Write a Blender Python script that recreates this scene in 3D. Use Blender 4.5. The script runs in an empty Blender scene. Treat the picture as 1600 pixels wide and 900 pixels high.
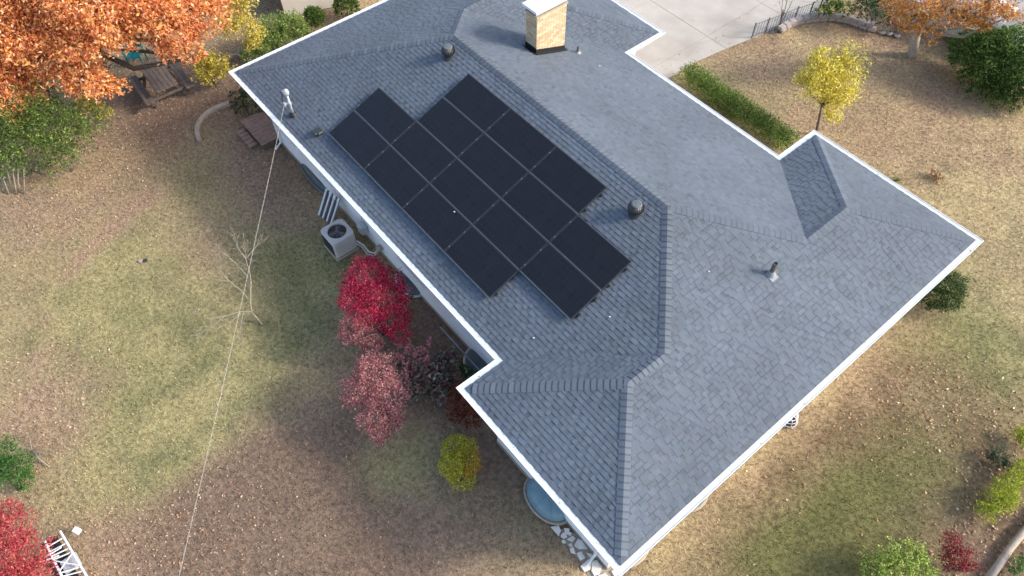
import bpy, bmesh, math
import numpy as np
from mathutils import Vector, Matrix

# ------------------------------------------------------------------ camera, world, sun, exposure
SC = bpy.context.scene
COL = SC.collection
CAM = np.array([19.04329473, -4.83507849, 17.01754971])
ROT = [math.radians(a) for a in (34.80880211, 0.49619826, 50.56429747)]
FPX = 1152.9087
cd = bpy.data.cameras.new('camera')
cd.sensor_width = 36.0
cd.lens = FPX * 36.0 / 1600.0
cd.clip_start = 0.1
cd.clip_end = 3000
cam = bpy.data.objects.new('camera', cd)
cam.location = CAM
cam.rotation_euler = ROT
COL.objects.link(cam)
SC.camera = cam

SUN_EL = math.radians(32)
SUN_AZ = math.radians(44)          # from +Y towards +X
wd = bpy.data.worlds.new('World')
SC.world = wd
wd.use_nodes = True
wn = wd.node_tree.nodes
bg = wn['Background']
sky = wn.new('ShaderNodeTexSky')
sky.sky_type = 'NISHITA'
sky.sun_disc = False
sky.sun_elevation = SUN_EL
sky.sun_rotation = SUN_AZ
sky.air_density = 1.0
sky.dust_density = 2.5
sky.ozone_density = 1.0
wd.node_tree.links.new(sky.outputs[0], bg.inputs[0])
bg.inputs[1].default_value = 0.15
sl = bpy.data.lights.new('sun', 'SUN')
sl.energy = 1.6
sl.angle = math.radians(9.0)
sl.color = (1.0, 0.95, 0.87)
sun = bpy.data.objects.new('sun', sl)
sdir = Vector((math.cos(SUN_EL) * math.sin(SUN_AZ), math.cos(SUN_EL) * math.cos(SUN_AZ), math.sin(SUN_EL)))
sun.rotation_euler = sdir.to_track_quat('Z', 'Y').to_euler()
sun.location = (0, 0, 40)
COL.objects.link(sun)
SC.view_settings.view_transform = 'Standard'
SC.view_settings.look = 'None'
SC.view_settings.exposure = 1.22
SC.view_settings.gamma = 1.0
SC.cycles.max_bounces = 6

# ------------------------------------------------------------------ helpers
rng = np.random.default_rng(7)
PI = math.pi
_R = np.array(cam.rotation_euler.to_matrix())

def W(u, v, z=0.0):
    """the place at height z that the photograph shows at pixel (u, v) of 1600 x 900"""
    d = _R @ np.array([(u - 800) / FPX, -(v - 450) / FPX, -1.0])
    return CAM + d * ((z - CAM[2]) / d[2])

def depth(p):
    return -(_R.T @ (np.asarray(p) - CAM))[2]

def lin(r, g, b, k=1.0):
    f = lambda c: (c / 255 / 12.92 if c / 255 <= .04045 else ((c / 255 + .055) / 1.055) ** 2.4) * k
    return np.array([f(r), f(g), f(b)])

KA = 0.95           # reflectance for a colour seen in full light

def P(*cols):
    return np.array([lin(*c, k=KA) for c in cols])

def tag(o, label=None, cat=None, group=None, kind=None):
    if label: o['label'] = label
    if cat: o['category'] = cat
    if group: o['group'] = group
    if kind: o['kind'] = kind
    return o

def empty(name, loc, label=None, cat=None, group=None, rz=0.0):
    o = bpy.data.objects.new(name, None)
    o.empty_display_size = 0.2
    o.location = [float(a) for a in loc]
    o.rotation_euler = (0, 0, rz)
    COL.objects.link(o)
    return tag(o, label, cat, group)

def link(name, me, mat, parent=None, world=True):
    """link a mesh; its coordinates are world ones unless world is False"""
    o = bpy.data.objects.new(name, me)
    COL.objects.link(o)
    if mat is not None and len(me.materials) == 0:
        me.materials.append(mat)
    if parent is not None:
        o.parent = parent
        if world:
            chain = Matrix.Identity(4)
            p = parent
            while p is not None:
                chain = Matrix.LocRotScale(p.location, p.rotation_euler, p.scale) @ chain
                p = p.parent
            me.transform(chain.inverted())
    return o

def np_mesh(name, V, F, col=None, smooth=False, vcol=None):
    """V (n,3), F (m,k) with one k for all faces; col: one colour per face, vcol: one per vertex"""
    V = np.ascontiguousarray(V, dtype=np.float32)
    F = np.ascontiguousarray(F, dtype=np.int32)
    me = bpy.data.meshes.new(name)
    m, k = F.shape
    me.vertices.add(len(V)); me.vertices.foreach_set('co', V.ravel())
    me.loops.add(m * k); me.loops.foreach_set('vertex_index', F.ravel())
    me.polygons.add(m)
    me.polygons.foreach_set('loop_start', np.arange(0, m * k, k, dtype=np.int32))
    me.polygons.foreach_set('loop_total', np.full(m, k, dtype=np.int32))
    if smooth: me.polygons.foreach_set('use_smooth', np.ones(m, dtype=bool))
    if col is not None:
        a = me.attributes.new('col', 'FLOAT_COLOR', 'FACE')
        a.data.foreach_set('color', np.concatenate([col, np.ones((m, 1))], 1).astype(np.float32).ravel())
    if vcol is not None:
        a = me.attributes.new('col', 'FLOAT_COLOR', 'POINT')
        a.data.foreach_set('color', np.concatenate([vcol, np.ones((len(V), 1))], 1).astype(np.float32).ravel())
    me.update(calc_edges=True)
    return me

class MB:
    """collects shapes of one mesh"""
    def __init__(self): self.V = []; self.F = []; self.C = []; self.c = None
    def add(self, V, F):
        o = len(self.V)
        self.V += [tuple(map(float, v)) for v in V]
        self.F += [tuple(i + o for i in f) for f in F]
        if self.c is not None: self.C += [tuple(self.c)] * len(F)
        return self
    def prism(self, poly, z0, z1):
        n = len(poly)
        V = [(p[0], p[1], z0) for p in poly] + [(p[0], p[1], z1) for p in poly]
        F = [tuple(range(n - 1, -1, -1)), tuple(range(n, 2 * n))] + [(i, (i + 1) % n, n + (i + 1) % n, n + i) for i in range(n)]
        return self.add(V, F)
    def box(self, c, s, ax=None, bev=0.0):
        """box of full size s about c; ax = three axes"""
        ax = np.eye(3) if ax is None else np.array(ax, float)
        h = np.array(s, float) / 2
        if bev <= 0:
            V = [np.array(c) + (a * h[0] * ax[0] + b * h[1] * ax[1] + d * h[2] * ax[2]) for d in (-1, 1) for a, b in ((-1, -1), (1, -1), (1, 1), (-1, 1))]
            return self.add(V, [(3, 2, 1, 0), (4, 5, 6, 7), (0, 1, 5, 4), (1, 2, 6, 5), (2, 3, 7, 6), (3, 0, 4, 7)])
        b = min(bev, *(h * .9))
        V = []; lay = []
        for z, ins in ((-h[2], b), (-h[2] + b, 0), (h[2] - b, 0), (h[2], b)):
            x, y = h[0] - ins, h[1] - ins
            q = [(-x + b, -y), (x - b, -y), (x, -y + b), (x, y - b), (x - b, y), (-x + b, y), (-x, y - b), (-x, -y + b)]
            lay.append(len(V)); V += [np.array(c) + p[0] * ax[0] + p[1] * ax[1] + z * ax[2] for p in q]
        F = [tuple(range(7, -1, -1)), tuple(range(24, 32))]
        for L in range(3):
            F += [(L * 8 + i, L * 8 + (i + 1) % 8, L * 8 + 8 + (i + 1) % 8, L * 8 + 8 + i) for i in range(8)]
        return self.add(V, F)
    def tube(self, path, r0, r1=None, n=6, caps=True):
        path = [np.array(p, float) for p in path]
        r1 = r0 if r1 is None else r1
        m = len(path); V = []; up = np.array([0.13, 0.31, 0.94])
        for i, p in enumerate(path):
            t = path[min(i + 1, m - 1)] - path[max(i - 1, 0)]
            t /= np.linalg.norm(t) + 1e-9
            a = np.cross(t, up)
            if np.linalg.norm(a) < .1: a = np.cross(t, (1, 0, 0))
            a /= np.linalg.norm(a); b = np.cross(t, a)
            r = r0 + (r1 - r0) * i / max(m - 1, 1)
            V += [p + r * (math.cos(2 * PI * k / n) * a + math.sin(2 * PI * k / n) * b) for k in range(n)]
        F = [(i * n + k, i * n + (k + 1) % n, i * n + n + (k + 1) % n, i * n + n + k) for i in range(m - 1) for k in range(n)]
        if caps: F += [tuple(range(n - 1, -1, -1)), tuple(range((m - 1) * n, m * n))]
        return self.add(V, F)
    def lathe(self, prof, c, n=20, axis=None):
        """profile of (radius, height) turned about a vertical through c"""
        V = []
        for r, z in prof:
            V += [(c[0] + r * math.cos(2 * PI * k / n), c[1] + r * math.sin(2 * PI * k / n), c[2] + z) for k in range(n)]
        m = len(prof)
        F = [(i * n + k, i * n + (k + 1) % n, i * n + n + (k + 1) % n, i * n + n + k) for i in range(m - 1) for k in range(n)]
        F += [tuple(range(n - 1, -1, -1)), tuple(range((m - 1) * n, m * n))]
        return self.add(V, F)
    def mesh(self, name, smooth=False):
        me = bpy.data.meshes.new(name)
        me.from_pydata(self.V, [], self.F)
        if self.C:
            a = me.attributes.new('col', 'FLOAT_COLOR', 'FACE')
            a.data.foreach_set('color', np.concatenate([np.array(self.C), np.ones((len(self.C), 1))], 1).astype(np.float32).ravel())
        if smooth:
            me.polygons.foreach_set('use_smooth', np.ones(len(me.polygons), dtype=bool))
        me.update()
        return me
    def build(self, name, mat, parent=None, smooth=False, world=True):
        return link(name, self.mesh(name, smooth), mat, parent, world)

# ------------------------------------------------------------------ materials
def material(name, color=None, rough=0.7, spec=0.3, metal=0.0, attr=None, noise=0.0, nscale=8.0, bump=0.0, bscale=60.0, transl=0.0, trans=0.0, tint2=None):
    m = bpy.data.materials.new(name); m.use_nodes = True
    nt = m.node_tree; N = nt.nodes; L = nt.links
    b = N['Principled BSDF']
    b.inputs['Roughness'].default_value = rough
    b.inputs['Specular IOR Level'].default_value = spec
    b.inputs['Metallic'].default_value = metal
    b.inputs['Transmission Weight'].default_value = trans
    out = None
    if attr:
        a = N.new('ShaderNodeAttribute'); a.attribute_name = attr; out = a.outputs['Color']
    else:
        r = N.new('ShaderNodeRGB'); r.outputs[0].default_value = (*[float(c) for c in color], 1); out = r.outputs[0]
    tc = N.new('ShaderNodeTexCoord')
    if noise > 0:
        n = N.new('ShaderNodeTexNoise'); n.inputs['Scale'].default_value = nscale; n.inputs['Detail'].default_value = 6; n.inputs['Roughness'].default_value = .65
        L.new(tc.outputs['Object'], n.inputs['Vector'])
        mr = N.new('ShaderNodeMapRange'); mr.inputs['From Min'].default_value = .3; mr.inputs['From Max'].default_value = .7
        mr.inputs['To Min'].default_value = 1 - noise; mr.inputs['To Max'].default_value = 1 + noise
        L.new(n.outputs[0], mr.inputs['Value'])
        mx = N.new('ShaderNodeVectorMath'); mx.operation = 'SCALE'
        L.new(out, mx.inputs[0]); L.new(mr.outputs[0], mx.inputs['Scale']); out = mx.outputs[0]
        if tint2 is not None:
            mm = N.new('ShaderNodeMix'); mm.data_type = 'RGBA'
            n2 = N.new('ShaderNodeTexNoise'); n2.inputs['Scale'].default_value = nscale * .37; n2.inputs['Detail'].default_value = 5
            L.new(tc.outputs['Object'], n2.inputs['Vector'])
            m2 = N.new('ShaderNodeMapRange'); m2.inputs['From Min'].default_value = .45; m2.inputs['From Max'].default_value = .7
            L.new(n2.outputs[0], m2.inputs['Value']); L.new(m2.outputs[0], mm.inputs['Factor'])
            L.new(out, mm.inputs['A']); mm.inputs['B'].default_value = (*[float(c) for c in tint2], 1); out = mm.outputs['Result']
    L.new(out, b.inputs['Base Color'])
    if bump > 0:
        n3 = N.new('ShaderNodeTexNoise'); n3.inputs['Scale'].default_value = bscale; n3.inputs['Detail'].default_value = 4
        L.new(tc.outputs['Object'], n3.inputs['Vector'])
        bp = N.new('ShaderNodeBump'); bp.inputs['Strength'].default_value = bump; bp.inputs['Distance'].default_value = .02
        L.new(n3.outputs[0], bp.inputs['Height']); L.new(bp.outputs[0], b.inputs['Normal'])
    if transl > 0:
        t = N.new('ShaderNodeBsdfTranslucent'); L.new(out, t.inputs['Color'])
        ms = N.new('ShaderNodeMixShader'); ms.inputs[0].default_value = transl
        L.new(b.outputs[0], ms.inputs[1]); L.new(t.outputs[0], ms.inputs[2])
        L.new(ms.outputs[0], N['Material Output'].inputs['Surface'])
    return m

M = {}
M['leaf'] = material('leaf', attr='col', rough=.55, spec=.25, transl=.45)
M['ground'] = material('ground', attr='col', rough=.95, spec=.1, noise=.45, nscale=9, bump=.8, bscale=35)
M['grass'] = material('grass', attr='col', rough=.8, spec=.15, transl=.25)
M['litter'] = material('litter', attr='col', rough=.7, spec=.2, transl=.15)
M['bark'] = material('bark', lin(120, 108, 100, .6), rough=.9, noise=.35, nscale=14, bump=.6, bscale=40)
M['pale_bark'] = material('pale_bark', lin(185, 172, 155, .7), rough=.9, noise=.25, nscale=14)
M['dark_bark'] = material('dark_bark', lin(85, 74, 68, .6), rough=.9, noise=.3, nscale=14)
M['shingle'] = material('shingle', attr='col', rough=.8, spec=.3, noise=.16, nscale=45, bump=.25, bscale=220)
def weather(m):
    nt = m.node_tree; N = nt.nodes; L = nt.links; b = N['Principled BSDF']; src = b.inputs['Base Color'].links[0].from_socket
    g = N.new('ShaderNodeNewGeometry'); n = N.new('ShaderNodeTexNoise'); n.inputs['Scale'].default_value = .55; n.inputs['Detail'].default_value = 7
    L.new(g.outputs['Position'], n.inputs['Vector'])
    mr = N.new('ShaderNodeMapRange'); mr.inputs['From Min'].default_value = .3; mr.inputs['From Max'].default_value = .7; mr.inputs['To Min'].default_value = .88; mr.inputs['To Max'].default_value = 1.1
    L.new(n.outputs[0], mr.inputs['Value']); v = N.new('ShaderNodeVectorMath'); v.operation = 'SCALE'
    L.new(src, v.inputs[0]); L.new(mr.outputs[0], v.inputs['Scale']); L.new(v.outputs[0], b.inputs['Base Color'])
weather(M['shingle'])
M['felt'] = material('felt', (.05, .055, .065), rough=.9)
M['white'] = material('white_paint', (.78, .79, .80), rough=.45, spec=.4, noise=.07, nscale=2.2, tint2=(.70, .71, .70))
M['guard'] = material('gutter_guard', (.60, .63, .64), rough=.6, noise=.12, nscale=30)
M['siding'] = material('siding', (.84, .84, .85), rough=.6, noise=.05, nscale=2, tint2=(.74, .74, .74))
M['soffit'] = material('soffit', (.70, .70, .70), rough=.7)
M['glass'] = material('window_glass', (.03, .04, .05), rough=.08, spec=.6)
M['black'] = material('black_metal', (.015, .016, .018), rough=.5, spec=.4)
M['darkmetal'] = material('dark_metal', (.03, .035, .038), rough=.4, spec=.5)
M['vent_cap'] = material('vent_cap', (.11, .125, .13), rough=.55, spec=.4, noise=.2, nscale=12)
M['silver'] = material('silver_metal', (.27, .285, .31), rough=.5, metal=.2)
M['flash'] = material('flashing_metal', (.26, .28, .29), rough=.6)
M['sapling'] = material('sapling_bark', lin(178, 164, 144, .66), rough=.9, noise=.3, nscale=14)
M['logwood'] = material('bleached_wood', lin(186, 172, 156, .72), rough=.9, noise=.2, nscale=5, bump=.4, bscale=25)
M['galv'] = material('galvanised', (.48, .51, .53), rough=.5, metal=.3, noise=.2, nscale=20)
M['concrete'] = material('concrete', lin(212, 203, 190, .68), rough=.9, noise=.09, nscale=1.2, tint2=lin(194, 184, 170, .64), bump=.15, bscale=50)
M['edging'] = material('edging_concrete', lin(188, 174, 156, .72), rough=.9, noise=.18, nscale=6, bump=.3)
M['brick'] = material('brick', attr='col', rough=.9, noise=.15, nscale=40, bump=.3, bscale=90)
M['mortar'] = material('mortar', lin(205, 188, 165, .7), rough=.95, noise=.1)
M['oldwood'] = material('weathered_wood', lin(128, 112, 102, .6), rough=.85, noise=.3, nscale=7, bump=.4, bscale=30)
M['deckwood'] = material('deck_wood', lin(158, 130, 114, .8), rough=.85, noise=.28, nscale=7, bump=.4, bscale=30)
M['acpaint'] = material('beige_metal', lin(214, 206, 200, .85), rough=.5, spec=.4, noise=.07, nscale=4)
M['fanwell'] = material('fan_well', lin(52, 42, 38, .6), rough=.8)
M['bluecover'] = material('blue_plastic', lin(146, 182, 192, .6), rough=.3, spec=.5, noise=.12, nscale=4)
M['clearcover'] = material('clear_plastic', lin(120, 132, 132, .5), rough=.35, spec=.4, noise=.15, nscale=5)
M['whitecover'] = material('white_plastic', (.72, .73, .74), rough=.4)
M['teal'] = material('teal_plastic', lin(20, 120, 125, .7), rough=.45)
M['stone'] = material('flagstone', lin(232, 224, 212, .95), rough=.9, noise=.12, nscale=6, tint2=lin(206, 196, 184, .85), bump=.3)
M['block'] = material('wall_block', lin(190, 178, 170, .72), rough=.95, noise=.15, nscale=5, bump=.4)
M['brownpaint'] = material('brown_boards', lin(82, 66, 58, .7), rough=.8, noise=.15, nscale=5)
M['beigewall'] = material('beige_wall', lin(226, 217, 202, .78), rough=.8, noise=.06, nscale=2)
M['carpaint'] = material('car_paint', lin(205, 205, 205, .8), rough=.25, spec=.5)
M['rubber'] = material('rubber', (.02, .02, .02), rough=.8)
M['asphalt'] = material('asphalt', lin(200, 197, 195, .6), rough=.95, noise=.08, nscale=2, bump=.2)
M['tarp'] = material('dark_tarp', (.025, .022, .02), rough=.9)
M['cable'] = material('pale_cable', lin(206, 198, 184, .6), rough=.6)
M['debris'] = material('pale_debris', (.8, .78, .74), rough=.8)

def panel_glass():
    m = bpy.data.materials.new('panel_glass'); m.use_nodes = True
    N = m.node_tree.nodes; L = m.node_tree.links; b = N['Principled BSDF']
    b.inputs['Roughness'].default_value = .22; b.inputs['Specular IOR Level'].default_value = .42
    tc = N.new('ShaderNodeTexCoord')
    br = N.new('ShaderNodeTexBrick'); br.offset = 0
    br.inputs['Scale'].default_value = 1.0; br.inputs['Brick Width'].default_value = .158; br.inputs['Row Height'].default_value = .158; br.inputs['Mortar Size'].default_value = .003
    br.inputs['Color1'].default_value = (.0085, .0085, .0115, 1); br.inputs['Color2'].default_value = (.0115, .011, .014, 1); br.inputs['Mortar'].default_value = (.019, .019, .023, 1)
    L.new(tc.outputs['Object'], br.inputs['Vector'])
    L.new(br.outputs['Color'], b.inputs['Base Color'])
    n = N.new('ShaderNodeTexNoise'); n.inputs['Scale'].default_value = 1.6; n.inputs['Detail'].default_value = 5
    L.new(tc.outputs['Object'], n.inputs['Vector'])
    mr = N.new('ShaderNodeMapRange'); mr.inputs['To Min'].default_value = .16; mr.inputs['To Max'].default_value = .42
    L.new(n.outputs[0], mr.inputs['Value']); L.new(mr.outputs[0], b.inputs['Roughness'])
    return m
M['panel'] = panel_glass()

# smooth value noise for laying out ground cover
_G = rng.random((64, 64))
def vnoise(x, y, s):
    x = np.asarray(x) / s + 500.3; y = np.asarray(y) / s + 500.7
    i = np.floor(x).astype(int); j = np.floor(y).astype(int); f = x - i; g = y - j
    f = f * f * (3 - 2 * f); g = g * g * (3 - 2 * g)
    q = lambda a, b: _G[a % 64, b % 64]
    return (q(i, j) * (1 - f) + q(i + 1, j) * f) * (1 - g) + (q(i, j + 1) * (1 - f) + q(i + 1, j + 1) * f) * g
def fbm(x, y, s):
    return (vnoise(x, y, s) + .5 * vnoise(x + 31, y - 17, s / 2.1) + .25 * vnoise(x - 11, y + 57, s / 4.3) + .13 * vnoise(x + 5, y + 9, s / 9)) / 1.88

# ------------------------------------------------------------------ the house
MW, LB, CC, LD, EE, XF, NN, II, TT, ZE = 9.475, 12.696, 1.077, 17.466, 11.003, 12.675, 6.769, 10.995, .355, 2.75
SEC = math.sqrt(1 + TT * TT)
OV = .45
EAVE = [(0, 0), (LB, 0), (LB, -CC), (LD, -CC), (LD, EE), (XF, EE), (XF, MW), (NN, MW), (NN, II), (0, II)]
h2 = MW / 2; ws = (LD - LB) / 2; we = (LD - XF) / 2; wn2 = NN / 2
R1 = (h2, h2); R2 = (LD - h2, h2); R3 = (LD - ws, ws); R4 = (LD - ws, -CC + ws)
R5 = (LD - we, MW - we); R6 = (LD - we, EE - we); R7 = (wn2, MW - wn2); R8 = (wn2, II - wn2)
rz = lambda d: ZE + TT * d
RZ = {R1: rz(h2), R2: rz(h2), R3: rz(ws), R4: rz(ws), R5: rz(we), R6: rz(we), R7: rz(wn2), R8: rz(wn2)}
EA, EB, ECc, ED, EEe, EF, EG, EH, EI, EJ = EAVE
PLANES = {   # polygon, outward direction of the eave
    'west': ([EA, EB, R3, R2, R1], (0, -1), 0.0),
    'west_end': ([ECc, ED, R4], (0, -1), -CC),
    'inner_west': ([EB, ECc, R4, R3], (-1, 0), LB),
    'south': ([ED, EEe, R6, R5, R2, R3, R4], (1, 0), LD),
    'east_end': ([EEe, EF, R6], (0, 1), EE),
    'inner_east': ([EF, EG, R5, R6], (-1, 0), XF),
    'east': ([EG, EH, R7, R1, R2, R5], (0, 1), MW),
    'inner_north': ([EH, EI, R8, R7], (1, 0), NN),
    'north_end': ([EI, EJ, R8], (0, 1), II),
    'north': ([EJ, EA, R1, R7, R8], (-1, 0), 0.0),
}
house = empty('house', (0, 0, 0), 'single storey white house under a blue grey hipped shingle roof', 'house')

def offset_poly(poly, o):
    """inward offset of a counter-clockwise right-angled outline"""
    out = []
    n = len(poly)
    for i in range(n):
        p0, p, p1 = (np.array(poly[k % n], float) for k in (i - 1, i, i + 1))
        a = (p - p0) / np.linalg.norm(p - p0); b = (p1 - p) / np.linalg.norm(p1 - p)
        na = np.array([-a[1], a[0]]); nb = np.array([-b[1], b[0]])
        out.append(p + o * na + o * nb)
    return out
FOOT = offset_poly(EAVE, OV)

wl = MB()
for i in range(len(FOOT)):
    p, q = FOOT[i], FOOT[(i + 1) % len(FOOT)]
    r, s = offset_poly(EAVE, OV + .15)[i], offset_poly(EAVE, OV + .15)[(i + 1) % len(FOOT)]
    wl.add([(*p, 0), (*q, 0), (*q, ZE - .14), (*p, ZE - .14), (*r, 0), (*s, 0), (*s, ZE - .14), (*r, ZE - .14)], [(0, 1, 2, 3), (7, 6, 5, 4), (3, 2, 6, 7)])
wall = wl.build('wall', M['siding'], house)
# lap boards of the walls seen from above: thin proud strips
sd = MB()
O2 = offset_poly(EAVE, OV - .012)
for k in range(11):
    z = .12 + k * .23
    for i in range(len(FOOT)):
        p, q = FOOT[i], FOOT[(i + 1) % len(FOOT)]; r, s = O2[i], O2[(i + 1) % len(FOOT)]
        sd.add([(*r, z), (*s, z), (*p * 1, z + .2), (*q * 1, z + .2)], [(0, 1, 3, 2)])
tag(sd.build('lap_boards', M['siding'], house), kind='stuff')
fd = MB()
O3 = offset_poly(EAVE, OV - .02); O4 = offset_poly(EAVE, OV + .05)
for i in range(len(FOOT)):
    j = (i + 1) % len(FOOT)
    fd.add([(*O3[i], -.2), (*O3[j], -.2), (*O3[j], .11), (*O3[i], .11), (*O4[i], .11), (*O4[j], .11)], [(0, 1, 2, 3), (3, 2, 5, 4)])
fd.build('foundation', M['edging'], house)
sf = MB(); O5 = offset_poly(EAVE, OV + .1); O6 = offset_poly(EAVE, .012)
for i in range(len(FOOT)):
    j = (i + 1) % len(FOOT)
    sf.add([(*O6[i], ZE - .145), (*O6[j], ZE - .145), (*O5[j], ZE - .145), (*O5[i], ZE - .145)], [(3, 2, 1, 0)])
sf.build('soffit', M['soffit'], house)
fa = MB(); O7 = offset_poly(EAVE, .032)
for i in range(len(FOOT)):
    j = (i + 1) % len(FOOT)
    fa.add([(*O6[i], ZE - .18), (*O6[j], ZE - .18), (*O6[j], ZE - .012), (*O6[i], ZE - .012), (*O7[i], ZE - .18), (*O7[j], ZE - .18), (*O7[j], ZE - .012), (*O7[i], ZE - .012)],
           [(0, 1, 2, 3), (5, 4, 7, 6), (3, 2, 6, 7), (1, 0, 4, 5)])
fa.build('fascia', M['white'], house)

# roof deck with one face per plane
def p3(p, d=None, lift=0.0):
    z = RZ.get(p, ZE) if d is None else ZE + TT * d
    return (p[0], p[1], z + lift)
dk = MB()
for nm, (poly, out, off) in PLANES.items():
    dk.add([p3(p, lift=-.012) for p in poly], [tuple(range(len(poly)))])
roof = dk.build('roof', M['felt'], house)

# shingles
EXPO = .112
C_SH = lin(163, 176, 191, .315)
def clip_rect(poly, s0, s1, d0, d1):
    for ax, lim, sg in ((0, s0, 1), (0, s1, -1), (1, d0, 1), (1, d1, -1)):
        out = []
        for i in range(len(poly)):
            a, b = poly[i - 1], poly[i]
            ia, ib = sg * (a[ax] - lim) >= -1e-9, sg * (b[ax] - lim) >= -1e-9
            if ia != ib:
                t = (lim - a[ax]) / (b[ax] - a[ax])
                out.append((a[0] + t * (b[0] - a[0]), a[1] + t * (b[1] - a[1])))
            if ib: out.append(b)
        poly = out
        if len(poly) < 3: return []
    return poly
tabs = []      # (vertices, faces, colour, centre)
for nm, (poly, out, off) in PLANES.items():
    o = np.array(out, float); n = -o; e = np.array([-o[1], o[0]])
    p0 = np.array(poly[0], float)
    loc = [(float((np.array(p) - p0) @ e), float((np.array(p) - p0) @ n) * SEC) for p in poly]
    N3 = np.array([o[0] * TT, o[1] * TT, 1.0]) / SEC
    smin = min(l[0] for l in loc); smax = max(l[0] for l in loc); dmax = max(l[1] for l in loc)
    k = 0
    far = nm in ('north_end',)
    while k * EXPO < dmax:
        d0, d1 = k * EXPO, (k + 1) * EXPO
        lo, hi = [], []
        for i in range(len(loc)):          # extent of this course
            a, b = loc[i - 1], loc[i]
            for dd in (d0, d1):
                if (a[1] - dd) * (b[1] - dd) < 0:
                    lo.append(a[0] + (dd - a[1]) / (b[1] - a[1]) * (b[0] - a[0]))
            for q in (a, b):
                if d0 - 1e-6 <= q[1] <= d1 + 1e-6: lo.append(q[0])
        if not lo: k += 1; continue
        s = min(lo) - rng.random() * .2; send = max(lo)
        high = rng.random() < .5
        while s < send:
            w = rng.uniform(.08, .185) if high else rng.uniform(.055, .13)
            if far: w *= 3
            g = clip_rect(loc, s, s + w - .001, d0, d1)
            if len(g) >= 3:
                th = rng.uniform(.0115, .0145) if high else rng.uniform(.005, .0065)
                m = len(g); top = []; bot = []
                for (a, d) in g:
                    base = np.array([*(p0 + e * a + n * (d / SEC)), ZE + TT * d / SEC])
                    top.append(base + N3 * (th * (1 - .8 * (d - d0) / EXPO) + .001)); bot.append(base - N3 * .006)
                F = [tuple(range(m))] + [(m + i, m + (i + 1) % m, (i + 1) % m, i) for i in range(m)]
                band = None      # the dark granule band printed below the next butt
                if rng.random() < .42:
                    gb_ = clip_rect(g, s, s + w, d1 - rng.uniform(.022, .034), d1)
                    if len(gb_) >= 3:
                        band = [np.array([*(p0 + e * a + n * (d / SEC)), ZE + TT * d / SEC]) + N3 * (th * (1 - .8 * (d - d0) / EXPO) + .0022) for a, d in gb_]
                v = rng.normal(1.0, .05) * (1.02 if high else .96)
                if rng.random() < .10: v *= .86
                cc = C_SH * v * np.array([1 + rng.normal(0, .018), 1, 1 + rng.normal(0, .018)])
                ctr = sum(top) / m
                tabs.append((top + bot, F, cc, ctr, m == 4 and w > .08, band))
            s += w; high = not high
        k += 1
order = sorted(range(len(tabs)), key=lambda i: np.linalg.norm(tabs[i][3] - CAM) + (0 if tabs[i][4] else 50))
single = set(order[:300])
field = MB()
for i, (V, F, cc, ctr, ok, band) in enumerate(tabs):
    if i in single:
        mb = MB()
    else:
        mb = field
    mb.c = cc; mb.add(V, F)
    if band: mb.c = cc * .74; mb.add(band, [tuple(range(len(band)))])
    if i in single: mb.build('shingle', M['shingle'], roof)
tag(field.build('shingle_field', M['shingle'], roof), kind='stuff')

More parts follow.
